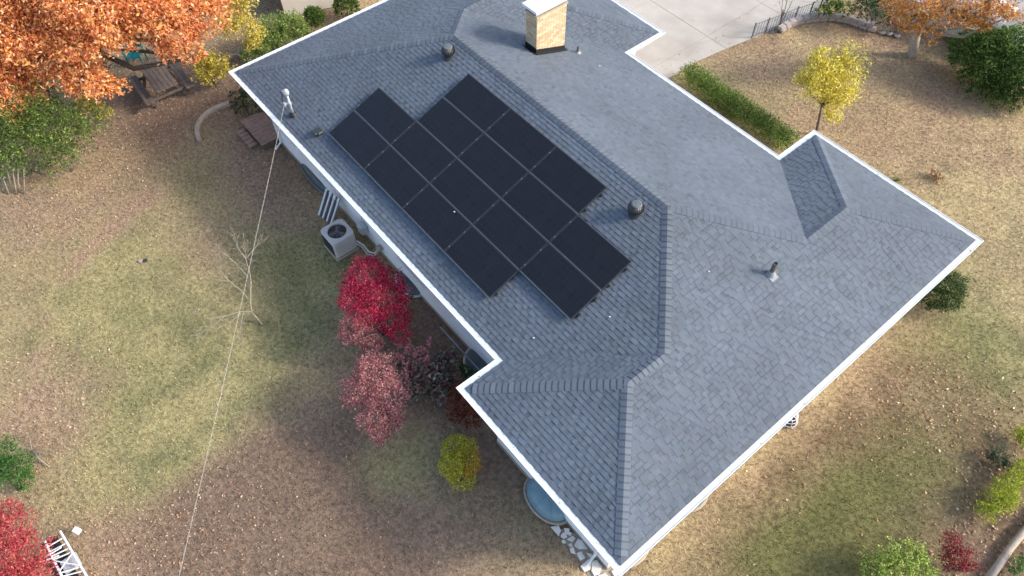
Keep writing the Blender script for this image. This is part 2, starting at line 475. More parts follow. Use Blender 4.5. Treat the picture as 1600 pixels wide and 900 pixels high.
# ridge and hip caps
def plane_n(nm):
    o = PLANES[nm][1]; return np.array([o[0] * TT, o[1] * TT, 1.0]) / SEC
capm = MB(); ncap = 0
def caps(a, b, na, nb, start=0.0):
    global ncap
    a, b = np.array(a, float), np.array(b, float)
    L = np.linalg.norm(b - a); t = (b - a) / L
    na, nb = plane_n(na), plane_n(nb)
    up = na + nb; up /= np.linalg.norm(up)
    def side(nv, other):
        s = np.cross(t, nv); s /= np.linalg.norm(s)
        return s if s @ other < 0 else -s
    sa = side(na, nb - na if True else 0); sb = side(nb, na - nb)
    sa = sa if sa @ na > sa @ nb - 1e-9 or True else sa
    # sides run down their own plane, away from the other one
    if (sa @ np.array([0, 0, 1.0])) > 0: sa = -sa
    if (sb @ np.array([0, 0, 1.0])) > 0: sb = -sb
    if abs(t[2]) > 1e-6:
        pa = sa - (sa @ t) * t; pb = sb - (sb @ t) * t
        sa, sb = pa / np.linalg.norm(pa), pb / np.linalg.norm(pb)
    w = .125; ex = .135; ln = .19
    k = 0; shared = [None] * 3
    while start + k * ex + .06 < L:
        v = k % 3
        th0, th1 = .026, .011
        def ring(s, th, base):
            r = a + t * (start + s) - a
            return [r + sa * w + na * th * .75, r + sa * w * .45 + na * th, r + up * (th + .004), r + sb * w * .45 + nb * th, r + sb * w + nb * th * .75] + \
                   [r + sa * w + na * base, r + up * base, r + sb * w + nb * base]
        e1 = min(ln, L - start - k * ex)
        em = min(ex * .76, e1 * .9)
        V = ring(0, th0, -.008) + ring(em, th0 + (th1 - th0) * em / ln, -.008) + ring(e1, th1, -.008)
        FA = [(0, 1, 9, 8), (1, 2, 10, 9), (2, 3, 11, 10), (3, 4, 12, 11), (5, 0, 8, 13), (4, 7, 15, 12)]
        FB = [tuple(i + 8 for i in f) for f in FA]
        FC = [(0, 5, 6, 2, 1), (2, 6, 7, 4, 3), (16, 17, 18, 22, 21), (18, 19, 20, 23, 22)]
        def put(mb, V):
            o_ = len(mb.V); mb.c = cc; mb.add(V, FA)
            for fs, k_ in ((FB, .74), (FC, .66)):  # butt shadow painted in: darker strip below the next cap, darker ends
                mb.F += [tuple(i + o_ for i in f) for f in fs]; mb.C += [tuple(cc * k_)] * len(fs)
        org = a + t * (k * ex)
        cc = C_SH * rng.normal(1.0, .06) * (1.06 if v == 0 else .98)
        if ncap < 300:
            full = e1 == ln
            if full and shared[v] is not None and rng.random() < .8: me = shared[v]
            else:
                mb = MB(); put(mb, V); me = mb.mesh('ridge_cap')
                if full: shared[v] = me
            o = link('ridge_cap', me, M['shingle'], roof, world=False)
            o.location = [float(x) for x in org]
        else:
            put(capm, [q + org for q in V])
        ncap += 1; k += 1
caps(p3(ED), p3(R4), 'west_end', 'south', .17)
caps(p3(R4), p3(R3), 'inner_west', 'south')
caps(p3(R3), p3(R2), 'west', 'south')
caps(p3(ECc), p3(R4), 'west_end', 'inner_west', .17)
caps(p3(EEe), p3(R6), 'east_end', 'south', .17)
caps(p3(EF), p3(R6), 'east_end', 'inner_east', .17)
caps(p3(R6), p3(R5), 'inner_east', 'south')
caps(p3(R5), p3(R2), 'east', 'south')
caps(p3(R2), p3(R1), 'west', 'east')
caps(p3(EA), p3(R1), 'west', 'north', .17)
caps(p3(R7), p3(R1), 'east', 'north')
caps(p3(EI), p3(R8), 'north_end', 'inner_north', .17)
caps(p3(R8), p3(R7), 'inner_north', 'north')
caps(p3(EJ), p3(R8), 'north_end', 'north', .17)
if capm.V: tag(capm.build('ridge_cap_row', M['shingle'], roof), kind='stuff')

# gutters, one run per eave, mitred at the corners
GP = [(.010, -.125), (.085, -.125), (.105, -.085), (.145, -.02), (.145, .004), (.128, .004), (.128, -.018), (.010, -.018)]
for i in range(len(EAVE)):
    p, q = np.array(EAVE[i]), np.array(EAVE[(i + 1) % len(EAVE)])
    t = (q - p) / np.linalg.norm(q - p); o = np.array([t[1], -t[0]])
    prv = np.array(EAVE[i - 1]); nxt = np.array(EAVE[(i + 2) % len(EAVE)])
    cr = lambda a, b: a[0] * b[1] - a[1] * b[0]
    k0 = 1 if cr(p - prv, t) > 0 else -1; k1 = 1 if cr(t, nxt - q) > 0 else -1
    mb = MB(); n = len(GP)
    V = [(*(p + o * a - t * a * k0), ZE + z - .004) for a, z in GP] + [(*(q + o * a + t * a * k1), ZE + z - .004) for a, z in GP]
    mb.add(V, [tuple(range(n)), tuple(range(2 * n - 1, n - 1, -1))] + [(j, n + j, n + (j + 1) % n, (j + 1) % n) for j in range(n)])
    gt = mb.build('gutter', M['white'], house)
    mb = MB()
    V = [(*(p + o * a - t * a * k0), ZE + z) for a, z in ((.006, -.006), (.128, -.014))] + [(*(q + o * a + t * a * k1), ZE + z) for a, z in ((.006, -.006), (.128, -.014))]
    mb.add(V + [(x, y, z - .005) for x, y, z in V], [(0, 2, 3, 1), (4, 5, 7, 6), (0, 1, 5, 4), (2, 6, 7, 3)])
    mb.build('gutter_guard', M['guard'], gt)
    Lr = np.linalg.norm(q - p); s = 1.6
    while s < Lr - .6:      # slip joints between gutter lengths
        c = p + t * s
        mb = MB(); n = len(GP); V = []
        for w_ in (-.03, .03): V += [(*(c + t * w_ + o * (a + (.003 if a > .05 else 0))), ZE + z - .004 + (.002 if z > 0 else -.003)) for a, z in GP[:6]]
        mb.add(V, [(j, 6 + j, 7 + j, 1 + j) for j in range(5)]); mb.build('joint', M['guard'], gt); s += rng.uniform(2.4, 3.1)

# downspout at the near corner, and one by the back corner
for (x, y, ax) in ((LD - OV - .35, -CC + OV - .07, 0), (.75, OV - .07, 0)):
    mb = MB(); mb.tube([(x, -CC - .08 if y < -.3 else -.08, ZE - .12), (x, y, ZE - .42), (x, y, .25), (x + .03, y - .25, .1)], .04, n=8)
    mb.build('downspout', M['white'], house)

# windows on the walls (frame, pane, sill)
def window(c, t, o, w, h):
    c = np.array(c, float); t = np.array([*t, 0.0]); o = np.array([*o, 0.0]); z = np.array([0, 0, 1.0])
    f = MB()
    for a, b, sw, sh in ((0, h / 2, w + .1, .07), (0, -h / 2, w + .1, .07), (-w / 2, 0, .07, h - .07), (w / 2, 0, .07, h - .07), (0, 0, .04, h - .07)):
        f.box(c + t * a + z * b + o * .02, (sw, .05, sh), (t, o, z))
    fr = f.build('window', M['white'], house)
    MB().box(c + o * .004, (w - .05, .02, h - .05), (t, o, z)).build('pane', M['glass'], fr)
    MB().box(c - z * (h / 2 + .05) + o * .05, (w + .16, .12, .03), (t, o, z)).build('sill', M['white'], fr)
for x, w in ((1.6, 1.0), (4.1, .9), (8.3, 1.2), (10.9, 1.2)):
    window((x, OV - .02, 1.75), (1, 0), (0, -1), w, 1.2)
window((15.0, -CC + OV - .02, 1.7), (1, 0), (0, -1), 1.4, 1.2)
for y in (1.5, 4.3, 8.2): window((LD - OV + .02, y, 1.7), (0, 1), (1, 0), 1.4, 1.2)
for x in (8.3, 10.5): window((x, MW - OV + .02, 1.7), (1, 0), (0, 1), 1.4, 1.2)

# chimney
ch0, ch1 = np.array([5.70, 6.50]), np.array([6.15, 7.56])
zc0 = ZE + TT * (MW - ch1[1]) - .1; zc1 = 4.93
core = MB().prism([(ch0[0] + .012, ch0[1] + .012), (ch1[0] - .012, ch0[1] + .012), (ch1[0] - .012, ch1[1] - .012), (ch0[0] + .012, ch1[1] - .012)], zc0, zc1)
chim = core.build('chimney', M['mortar'], house)
bk = MB(); PB = P((238, 210, 172), (232, 202, 162), (242, 218, 182), (228, 194, 152), (244, 222, 190)) * .7
z = zc0; row = 0
while z < zc1 - .06:
    for face in range(4):
        a = [(ch0[0], ch0[1]), (ch1[0], ch0[1]), (ch1[0], ch1[1]), (ch0[0], ch1[1])][face]
        b = [(ch1[0], ch0[1]), (ch1[0], ch1[1]), (ch0[0], ch1[1]), (ch0[0], ch0[1])][face]
        a, b = np.array(a), np.array(b); L = np.linalg.norm(b - a); t = (b - a) / L; o = np.array([t[1], -t[0]])
        s = .0 if row % 2 == 0 else -.1
        while s < L:
            s0, s1 = max(s, .004 if face % 2 else 0), min(s + .195, L)
            if s1 - s0 > .03:
                bk.c = PB[rng.integers(5)] * rng.normal(1, .05)
                c = a + t * (s0 + s1) / 2 - o * .014
                bk.box((*c, z + .0315), (s1 - s0, .04 + rng.random() * .004, .063), ((*t, 0), (*o, 0), (0, 0, 1)))
            s += .205
    z += .073; row += 1
tag(bk.build('brick_courses', M['brick'], chim), kind='stuff')
fl = MB()     # stepped black flashing round the foot
east_z = lambda y: ZE + TT * (MW - y)
for (a, b, o) in (((ch0[0], ch0[1]), (ch1[0], ch0[1]), (0, -1)), ((ch1[0], ch0[1]), (ch1[0], ch1[1]), (1, 0)), ((ch1[0], ch1[1]), (ch0[0], ch1[1]), (0, 1)), ((ch0[0], ch1[1]), (ch0[0], ch0[1]), (-1, 0))):
    a, b = np.array(a), np.array(b); o2 = np.array(o, float); L = np.linalg.norm(b - a); t = (b - a) / L
    ns = 7 if L > .6 else 1
    for k in range(ns):
        q0, q1 = a + t * L * k / ns, a + t * L * (k + 1) / ns
        q0 = q0 - t * .014 if k == 0 else q0; q1 = q1 + t * .014 if k == ns - 1 else q1
        zt0 = max(east_z(q0[1]), east_z(q1[1])) + .15 if ns > 1 else east_z(a[1]) + .17
        zt1 = zt0 - (.055 if ns > 1 else 0)
        V = []
        for d in (.0, .013):
            V += [(*(q0 + o2 * (d + .004)), east_z(q0[1]) - .02), (*(q1 + o2 * (d + .004)), east_z(q1[1]) - .02), (*(q1 + o2 * (d + .004)), zt1 if t[1] < .5 else zt1), (*(q0 + o2 * (d + .004)), zt0)]
        fl.add(V, [(3, 2, 1, 0), (4, 5, 6, 7), (0, 1, 5, 4), (1, 2, 6, 5), (2, 3, 7, 6), (3, 0, 4, 7)])
    m = (a + b) / 2      # apron on the shingles
    c = m + o2 * .05
    fl.box((*c, east_z(c[1]) + .02), (L + .1, .1, .012), ((*t, -TT * t[1] if abs(t[1]) > .5 else 0), (*o2, -TT * o2[1]), (0, 0, 1)))
fl.build('flashing', M['black'], chim)
MB().box(((ch0[0] + ch1[0]) / 2, (ch0[1] + ch1[1]) / 2, zc1 + .03), (ch1[0] - ch0[0] + .06, ch1[1] - ch0[1] + .06, .05)).build('crown', M['mortar'], chim)
cp = MB()
cp.box(((ch0[0] + ch1[0]) / 2, (ch0[1] + ch1[1]) / 2, zc1 + .235), (.60, 1.22, .022))
cp.box(((ch0[0] + ch1[0]) / 2, (ch0[1] + ch1[1]) / 2, zc1 + .2), (.62, 1.24, .045))
cp.build('chimney_cap', M['white'], chim)
lg = MB()
for sx in (.06, .39):
    for sy in (.06, .53, 1.0): lg.box((ch0[0] + sx, ch0[1] + sy, zc1 + .115), (.03, .03, .125))
lg.build('cap_leg', M['galv'], chim)
sp = MB()
for k in range(14): sp.box((ch1[0] - .03, ch0[1] + .06 + k * .073, zc1 + .115), (.006, .03, .125))
for k in range(5): sp.box((ch0[0] + .06 + k * .08, ch0[1] + .03, zc1 + .115), (.03, .006, .125))
tag(sp.build('spark_screen', M['darkmetal'], chim), kind='stuff')

# turbine vents
def turbine(x, y):
    z0 = ZE + TT * y
    b = MB(); b.lathe([(.15, -.1), (.145, -.02), (.125, .03), (.12, .1)], (x, y, z0), 20)
    vt = b.build('turbine_vent', M['darkmetal'], house, smooth=False)
    v = MB()
    for k in range(24):
        a = 2 * PI * k / 24
        prev = None; V = []
        for j in range(7):
            th = -1.15 + 2.15 * j / 6
            r = .17 * math.cos(th * .95) + .02; zz = z0 + .225 + .135 * math.sin(th)
            V += [(x + r * math.cos(a), y + r * math.sin(a), zz), (x + (r - .012) * math.cos(a + .2), y + (r - .012) * math.sin(a + .2), zz),
                  (x + (r - .03) * math.cos(a + .1), y + (r - .03) * math.sin(a + .1), zz)]
        v.add(V, [(3 * j, 3 * j + 1, 3 * j + 4, 3 * j + 3) for j in range(6)] + [(3 * j + 1, 3 * j + 2, 3 * j + 5, 3 * j + 4) for j in range(6)])
    tag(v.build('vane', M['darkmetal'], vt), kind='stuff')
    MB().lathe([(.11, .36), (.128, .375), (.126, .392), (.09, .405), (.075, .40), (.045, .41), (.01, .414)], (x, y, z0 - .045), 24).build('cap', M['vent_cap'], vt, smooth=True)
turbine(5.17, 4.22); turbine(12.31, 4.16)

# plumbing vents
def pipe_vent(x, y, z0, h, r, boot):
    v = MB(); v.lathe([(r, 0), (r, h), (r * .8, h), (r * .8, h - .05)], (x, y, z0), 14)
    pv = v.build('vent_pipe', boot[1], house, smooth=False)
    MB().lathe([(r * .7, h - .03), (r * .7, h - .02)], (x, y, z0), 12).build('bore', M['black'], pv)
    b = MB(); b.lathe([(r * 2.0, -.05), (r * 1.9, .02), (r * 1.25, .12), (r * 1.05, .14)], (x, y, z0), 14)
    b.build('boot', boot[0], pv)
    MB().box((x + .04, y, z0 - TT * .04 + .018), (.24, .22, .01), ((1 / SEC, 0, -TT / SEC), (0, 1, 0), (TT / SEC, 0, 1 / SEC))).build('base_flashing', M['flash'], pv)
M['pipegrey'] = material('pipe_grey', lin(120, 112, 104, .7), rough=.6)
pipe_vent(15.17, 5.70, ZE + TT * (LD - 15.17), .42, .055, (M['flash'], M['pipegrey']))
q = np.array([6.42, 7.86, east_z(7.86)])
v = MB(); v.lathe([(.035, -.05), (.035, .2), (.028, .2), (.028, .15)], q, 10); pv = v.build('vent_pipe', M['pipegrey'], house)
MB().lathe([(.11, -.05), (.1, .0), (.05, .06)], q, 12).build('boot', M['flash'], pv)
# small goose neck by the lower corner of the panels
q = np.array([4.05, .52, ZE + TT * .52])
v = MB(); v.box(q + np.array([0, 0, .05]), (.26, .2, .11), bev=.03); v.box(q + np.array([-.02, -.1, .06]), (.2, .14, .07), bev=.02)
v.build('roof_jack', M['darkmetal'], house)

# service mast
mx, my = 2.90, .36; mz = ZE + TT * my
v = MB().tube([(mx, my, mz - .05), (mx, my, mz + .72)], .032, n=12); mast = v.build('service_mast', M['galv'], house, smooth=True)
v = MB(); v.lathe([(.05, .70), (.075, .74), (.085, .80), (.07, .87), (.02, .90)], (mx, my, mz), 14); v.box((mx - .06, my - .02, mz + .79), (.14, .12, .09), bev=.02)
v.build('weatherhead', M['galv'], mast, smooth=False)
v = MB(); v.lathe([(.05, .40), (.05, .46)], (mx, my, mz), 10); v.box((mx - .03, my - .07, mz + .43), (.05, .14, .04)); v.box((mx + .05, my, mz + .43), (.12, .03, .03))
v.lathe([(.03, 0.37), (.035, .43), (.03, .49)], (mx - .03, my - .13, mz), 8)
v.build('bracket', M['galv'], mast)
v = MB(); v.lathe([(.12, -.05), (.11, .02), (.05, .1)], (mx, my, mz), 14); v.build('mast_boot', M['black'], mast)
v = MB()
for k in range(3):
    a = k * .05
    v.tube([(mx - .12, my - .03 + a * .4, mz + .77), (mx - .2 - a, my - .05, mz + .66), (mx - .2 - a, my - .1 + a, mz + .52), (mx - .1, my - .14, mz + .45)], .008, n=5)
v.build('service_wire', M['black'], mast)

# solar panels: four rows along the west slope
PX0, PY0, PWd, PH = 4.398, .673, 1.75, .938
UPV = np.array([0, 1 / SEC, TT / SEC]); NRM = np.array([0, -TT / SEC, 1 / SEC]); XV = np.array([1.0, 0, 0])
def on_array(a, b, lift):
    """a along the eave in panels, b up the slope in panels"""
    y = PY0 + b * PH / SEC
    return np.array([PX0 + a * PWd, y, ZE + TT * y]) + NRM * lift
rows = [(0, 4), (0, 5), (1, 5), (1, 4)]
PORD = ['lowest row', 'second row from the gutter', 'third row from the gutter', 'top row nearest the ridge']
NTH = ['first', 'second', 'third', 'fourth', 'fifth']
proto = None
PG = 'black solar panels on the west roof slope'
for r, (c0, c1) in enumerate(rows):
    for cix in range(c0, c1):
        k = cix - c0
        nth = NTH[k] if k < c1 - c0 - 1 else 'last'
        label = 'black solar panel, %s from the service mast end of the %s' % (nth if nth != 'last' else 'farthest', PORD[r])
        o = on_array(cix, r, .12)
        if proto is None:
            proto = empty('solar_panel', o, label, 'solar panel', PG)
            Lx = PWd - .015; Ly = PH - .014; rotm = (XV, UPV, NRM)
            f = MB()
            cen = lambda a, b, h: XV * a + UPV * b + NRM * h
            for a, b, sx, sy in ((Lx / 2, .008 + .013, Lx, .026), (Lx / 2, Ly - .011, Lx, .022)): f.box(cen(a, b, -.02), (sx, sy, .04), rotm)
            for a in (.011, Lx - .011): f.box(cen(a, Ly / 2 + .006, -.02), (.022, Ly - .058, .04), rotm)
            f.build('frame', M['darkmetal'], proto, world=False)
            MB().box(cen(Lx / 2, .0045, -.012), (Lx, .006, .034), rotm).build('glint_strip', M['silver'], proto, world=False)  # pale strip added for the roof light reflected between panel rows
            g = MB(); x0, x1, y0, y1 = .022, Lx - .022, .036, Ly - .022
            g.box((Lx / 2, Ly / 2, 0), (Lx - .044, Ly - .058, .006))
            gl = g.build('glass_sheet', M['panel'], proto, world=False)
            gl.rotation_euler = (math.atan(TT), 0, 0); gl.location = tuple(NRM * -.006)
            for b in (.2, .74): MB().box(cen(-.0075, b * Ly, -.004), (.012, .035, .02), rotm).build('clamp', M['silver'], proto, world=False)
            kids = list(proto.children)
        else:
            e = proto.copy(); COL.objects.link(e); e.location = [float(x) for x in o]; e['label'] = label
            for ch in kids:
                cc_ = ch.copy(); COL.objects.link(cc_); cc_.parent = e
# rails under the panels, ends showing past the last panel
for r, (c0, c1) in enumerate(rows):
    for b in (.22, .76):
        a, e = on_array(c0 + .03, r + b, .045), on_array(c1 + .014, r + b, .045)
        rl = MB().box((a + e) / 2, (np.linalg.norm(e - a), .04, .06), (XV, UPV, NRM)).build('mounting_rail', M['black'], house)
        ft = MB()
        for q in np.arange(c0 + .1, c1 + .04, .7): ft.box(on_array(q, r + b, .02), (.06, .1, .07), (XV, UPV, NRM))
        ft.box(on_array(c1 + .012, r + b, .06), (.03, .04, .04), (XV, UPV, NRM))
        ft.build('rail_foot', M['darkmetal'], rl)

# ------------------------------------------------------------------ the ground and what covers it
DRIVE = [(6.35, 9.3)] + [tuple(W(*p)[:2]) for p in ((1032, 130), (1085, 98), (1130, 78), (1170, 62), (1210, 46), (1228, 36), (1262, 26), (1292, 6), (1330, -25))] + [(9.5, 40), (-3, 40), (-3, 10.6)]
STREET = [tuple(W(*p)[:2]) for p in ((1432, -4), (1478, 22), (1530, 56), (1580, 84), (1640, 125))]
def inside(x, y, poly):
    x = np.asarray(x); y = np.asarray(y); c = np.zeros(x.shape, bool)
    for i in range(len(poly)):
        (x0, y0), (x1, y1) = poly[i - 1], poly[i]
        if y0 == y1: continue
        c ^= ((y0 > y) != (y1 > y)) & (x < (x1 - x0) * (y - y0) / (y1 - y0) + x0)
    return c
def bumps(x, y, items):
    r = np.zeros_like(x)
    for (u, v, rad, wgt) in items:
        p = W(u, v); r += wgt * np.exp(-((x - p[0]) ** 2 + (y - p[1]) ** 2) / (rad * rad))
    return r
GREEN = [(250, 490, 1.9, .6), (280, 620, 2.0, .65), (240, 720, 1.5, .6), (330, 560, 1.5, .3), (500, 560, 2.0, .25), (60, 500, 2.0, .3), (300, 300, 2.4, .25), (400, 360, 1.5, .3), (180, 420, 1.6, .3),
         (560, 740, 1.0, .4), (640, 720, 1.0, .5), (380, 560, 1.5, .3), (480, 420, 1.4, .5), (540, 390, .7, .3),
         (110, 428, .35, -.5), (130, 402, .3, -.6), (150, 380, .3, -.6), (170, 360, .3, -.6), (190, 341, .3, -.6), (210, 324, .3, -.6), (230, 310, .35, -.6), (250, 302, .35, -.4), (80, 500, .4, -.3), (62, 560, .4, -.35), (60, 620, .4, -.35), (400, 255, .9, -.3), (440, 310, .9, -.3), (455, 360, .7, -.25), (350, 480, .6, -.2),
         (450, 820, 2.8, -.5), (330, 380, 1.2, -.35), (90, 640, 1.5, -.35), (640, 850, 1.5, -.15), (600, 770, 1.2, .2), (200, 860, 1.5, -.3), (460, 260, 2.0, -.6), (200, 560, 1.0, -.25), (100, 320, 2.5, -.3),
         (1520, 520, 1.7, .65), (1480, 420, 1.2, .2), (1280, 870, 1.5, .85), (1400, 800, 1.4, .6), (1450, 720, 1.2, .4), (1180, 890, .8, .3), (1330, 770, .9, .4),
         (1180, 160, 2.0, .3), (1120, 200, 1.5, .35), (1100, 130, 1.0, .2), (1590, 560, 1.0, .3), (1580, 380, 2.0, .2), (1380, 285, .5, .35)]
LITTER = [(90, 330, 2.8, .9), (210, 250, 2.2, 1.0), (60, 640, 2.2, 1.5), (130, 760, 1.6, 1.5), (250, 850, 2.0, 1.2), (340, 380, 1.3, .6), (440, 830, 3.0, .1), (330, 150, 2.2, .8), (240, 130, 3.0, 1.0),
          (1250, 80, 3.0, 1.0), (1440, 120, 4.5, 1.0), (1130, 110, 1.5, .8), (1500, 680, 1.5, .8), (1560, 840, 1.4, 1.3), (1540, 620, 1.3, .6), (1400, 640, 1.5, .3), (740, 640, 1.0, .5), (1330, 200, 3, .4), (1470, 270, 3, .3), (1130, 170, 1.2, .5)]
DIRT = [(300, 130, 2.5, .9), (200, 160, 2.0, .7), (470, 270, 1.6, .8), (440, 200, 1.3, .9), (680, 520, 1.3, 1.2), (560, 330, .8, .5), (720, 600, 1.0, 1.2), (770, 700, .9, .9), (640, 570, 1.4, .9), (800, 760, .8, .6),
        (1140, 170, .6, .5), (1200, 225, .6, .6), (1540, 860, 1.6, .7), (1575, 740, .9, .6), (1410, 60, 1.5, .5), (870, 820, .6, .6), (1440, 480, .7, .6), (240, 240, 1.5, .5), (560, 850, 2.0, .25)]
def cover(x, y):
    west = 1 / (1 + np.exp((y + .2 - .0 * x) * 3)) * (x < 16.6) + 1.0 * ((x < -.3) & (y < 6))
    west = np.clip(west, 0, 1)
    g = .12 + .17 * west + bumps(x, y, GREEN) + .55 * (fbm(x, y, 2.3) - .5) + .3 * (fbm(x + 9, y, .5) - .5)
    l = .06 + bumps(x, y, LITTER) + .5 * (fbm(x - 40, y + 12, 1.7) - .5)
    d = bumps(x, y, DIRT) + .6 * (fbm(x + 77, y - 31, 1.1) - .5)
    return np.clip(g, 0, 1), np.clip(l, 0, 1.7), np.clip(d - .1, 0, 1), west
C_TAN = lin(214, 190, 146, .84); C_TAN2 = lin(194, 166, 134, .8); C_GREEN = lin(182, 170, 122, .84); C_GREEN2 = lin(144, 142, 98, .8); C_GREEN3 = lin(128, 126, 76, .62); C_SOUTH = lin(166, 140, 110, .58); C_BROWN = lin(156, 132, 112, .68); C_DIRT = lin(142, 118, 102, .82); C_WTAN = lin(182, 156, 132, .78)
def mix(a, b, f): return a * (1 - f[:, None]) + b * f[:, None]
def ground_colour(x, y, jit=0.0):
    g, l, d, w = cover(x, y)
    n = fbm(x + 3, y + 8, 1.2)
    dry = mix(np.tile(C_TAN, (len(x), 1)), C_WTAN[None], w)
    dry = mix(dry, C_TAN2[None], np.clip((n - .35) * 1.8 + .3 * l, 0, 1))
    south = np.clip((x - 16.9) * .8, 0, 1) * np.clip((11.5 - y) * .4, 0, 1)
    dry = mix(dry, C_SOUTH[None], south * (.55 + .45 * np.clip((fbm(x + 60, y - 8, .8) - .3) * 2.5, 0, 1)))  # south strip darkened: brightness falloff put into the dry grass colour
    gr = mix(np.tile(C_GREEN, (len(x), 1)), C_GREEN2[None], np.clip((fbm(x - 5, y, .9) - .4) * 2 + (1 - w) * .35, 0, 1))
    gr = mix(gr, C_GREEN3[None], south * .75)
    f = np.clip(g * 1.5 - .12 + (jit * rng.normal(0, .3, len(x)) if jit else 0), 0, 1)
    c = mix(dry, gr, f)
    bw = np.clip(bumps(x, y, [(450, 840, 3.2, 1.2), (330, 790, 1.5, .5)]), 0, .85) * np.clip(1.3 - 1.6 * g, 0, 1)
    c = mix(c, C_BROWN[None], bw)
    return mix(c, C_DIRT[None], np.clip(d, 0, .92))
xs = np.concatenate([np.arange(-900, -26, 60), np.arange(-26, 30.01, .13), np.arange(40, 900, 60)])
ys = np.concatenate([np.arange(-900, -18, 60), np.arange(-18, 34.01, .13), np.arange(44, 900, 60)])
gx, gy = np.meshgrid(xs, ys, indexing='ij')
nx, ny = gx.shape
fx, fy = gx.ravel(), gy.ravel()
gz = .05 * (fbm(fx, fy, .6) - .5) + .05 * (fbm(fx, fy, 3.1) - .5) - .02
gz[inside(fx, fy, DRIVE)] = -.05
gz = np.where((np.abs(fx) > 25) | (np.abs(fy) > 33), -.03, gz)
idx = np.arange(nx * ny).reshape(nx, ny)
Fq = np.stack([idx[:-1, :-1], idx[1:, :-1], idx[1:, 1:], idx[:-1, 1:]], -1).reshape(-1, 4)
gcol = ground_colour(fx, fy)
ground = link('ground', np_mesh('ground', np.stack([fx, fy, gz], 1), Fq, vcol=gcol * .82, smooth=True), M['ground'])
tag(ground, kind='structure')
drv = MB().prism(DRIVE, -.06, .004).build('driveway', M['edging']); tag(drv, kind='structure')
for i in range(5):
    for j in range(8):
        x0, y0 = -3 + i * 2.9, 9.0 + j * 3.1
        q = clip_rect(DRIVE, x0 + .008, x0 + 2.9 - .008, y0 + .008, y0 + 3.1 - .008)
        if len(q) > 2:
            ar = sum(q[k - 1][0] * q[k][1] - q[k][0] * q[k - 1][1] for k in range(len(q)))
            if abs(ar) > .05: MB().prism(q if ar > 0 else q[::-1], .006, .014 + rng.uniform(0, .003)).build('slab', M['concrete'], drv)
pcr = [W(*p) for p in ((1010, 100), (1040, 92), (1066, 96), (1090, 70), (1128, 55), (1150, 30), (1190, 8))]
cr_ = [q + (rng.normal(0, .03), rng.normal(0, .03), 0) for a, b in zip(pcr[:-1], pcr[1:]) for q in (a + (b - a) * f for f in np.linspace(0, 1, 7)[:-1])]
mb = MB()
for a, b in zip(cr_[:-1], cr_[1:]):
    t = (b - a) / np.linalg.norm(b - a); o = np.array([-t[1], t[0], 0]) * .008
    mb.add([(*(a - o)[:2], .0195), (*(b - o)[:2], .0195), (*(b + o)[:2], .0195), (*(a + o)[:2], .0195)], [(0, 1, 2, 3)])
mb.build('crack', M['edging'], drv)
stp = STREET + [(60, 22), (60, 90), (-10, 90)]
tag(MB().prism(stp, -.06, .02).build('street', M['asphalt']), kind='structure')
kb = MB()
for a, b in zip(STREET[:-1], STREET[1:]):
    a, b = np.array(a), np.array(b); t = (b - a) / np.linalg.norm(b - a); o = np.array([-t[1], t[0]])
    kb.box((*((a + b) / 2), .05), (np.linalg.norm(b - a), .18, .16), ((*t, 0), (*o, 0), (0, 0, 1)))
tag(kb.build('street_kerb', M['concrete']), kind='structure')

def scatter(n):
    """even points over the part of the yard the picture shows, with a margin"""
    pts = []
    tot = 0
    while tot < n:
        x = rng.uniform(-14, 25, n); y = rng.uniform(-13, 27, n)
        q = (np.stack([x, y, np.zeros(n)], 1) - CAM) @ _R
        u = 800 + FPX * q[:, 0] / -q[:, 2]; v = 450 - FPX * q[:, 1] / -q[:, 2]
        ok = (u > -60) & (u < 1660) & (v > -60) & (v < 960) & (q[:, 2] < 0)
        ok &= ~inside(x, y, [tuple(p) for p in offset_poly(EAVE, OV - .03)]) & ~inside(x, y, DRIVE) & ~inside(x, y, stp)
        p = np.stack([x[ok], y[ok]], 1); pts.append(p); tot += len(p)
    return np.concatenate(pts)[:n]
def ground_z(x, y): return .05 * (fbm(x, y, .6) - .5) + .05 * (fbm(x, y, 3.1) - .5) - .02
# grass blades
pt = scatter(330000); x, y = pt[:, 0], pt[:, 1]
g, l, d, w = cover(x, y)
keep = rng.random(len(x)) < np.clip(1.05 - d * 1.1, .06, 1); x, y, g, w = x[keep], y[keep], g[keep], w[keep]; n = len(x)
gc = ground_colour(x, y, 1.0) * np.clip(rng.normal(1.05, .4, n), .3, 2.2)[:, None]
a = rng.uniform(0, 2 * PI, n); ln = rng.uniform(.03, .10, n); wd_ = rng.uniform(.005, .012, n); tl = rng.uniform(.4, 1.35, n)
b0 = np.stack([x, y, ground_z(x, y) - .004], 1); dr = np.stack([np.cos(a) * np.sin(tl), np.sin(a) * np.sin(tl), np.cos(tl)], 1); sd_ = np.stack([-np.sin(a), np.cos(a), 0 * a], 1)
V = np.stack([b0 - sd_ * wd_[:, None], b0 + sd_ * wd_[:, None], b0 + dr * ln[:, None]], 1).reshape(-1, 3)
o = link('grass', np_mesh('grass', V, np.arange(3 * n).reshape(n, 3), col=gc), M['grass']); tag(o, 'short patchy autumn lawn grass, olive and straw coloured', 'grass', kind='stuff')

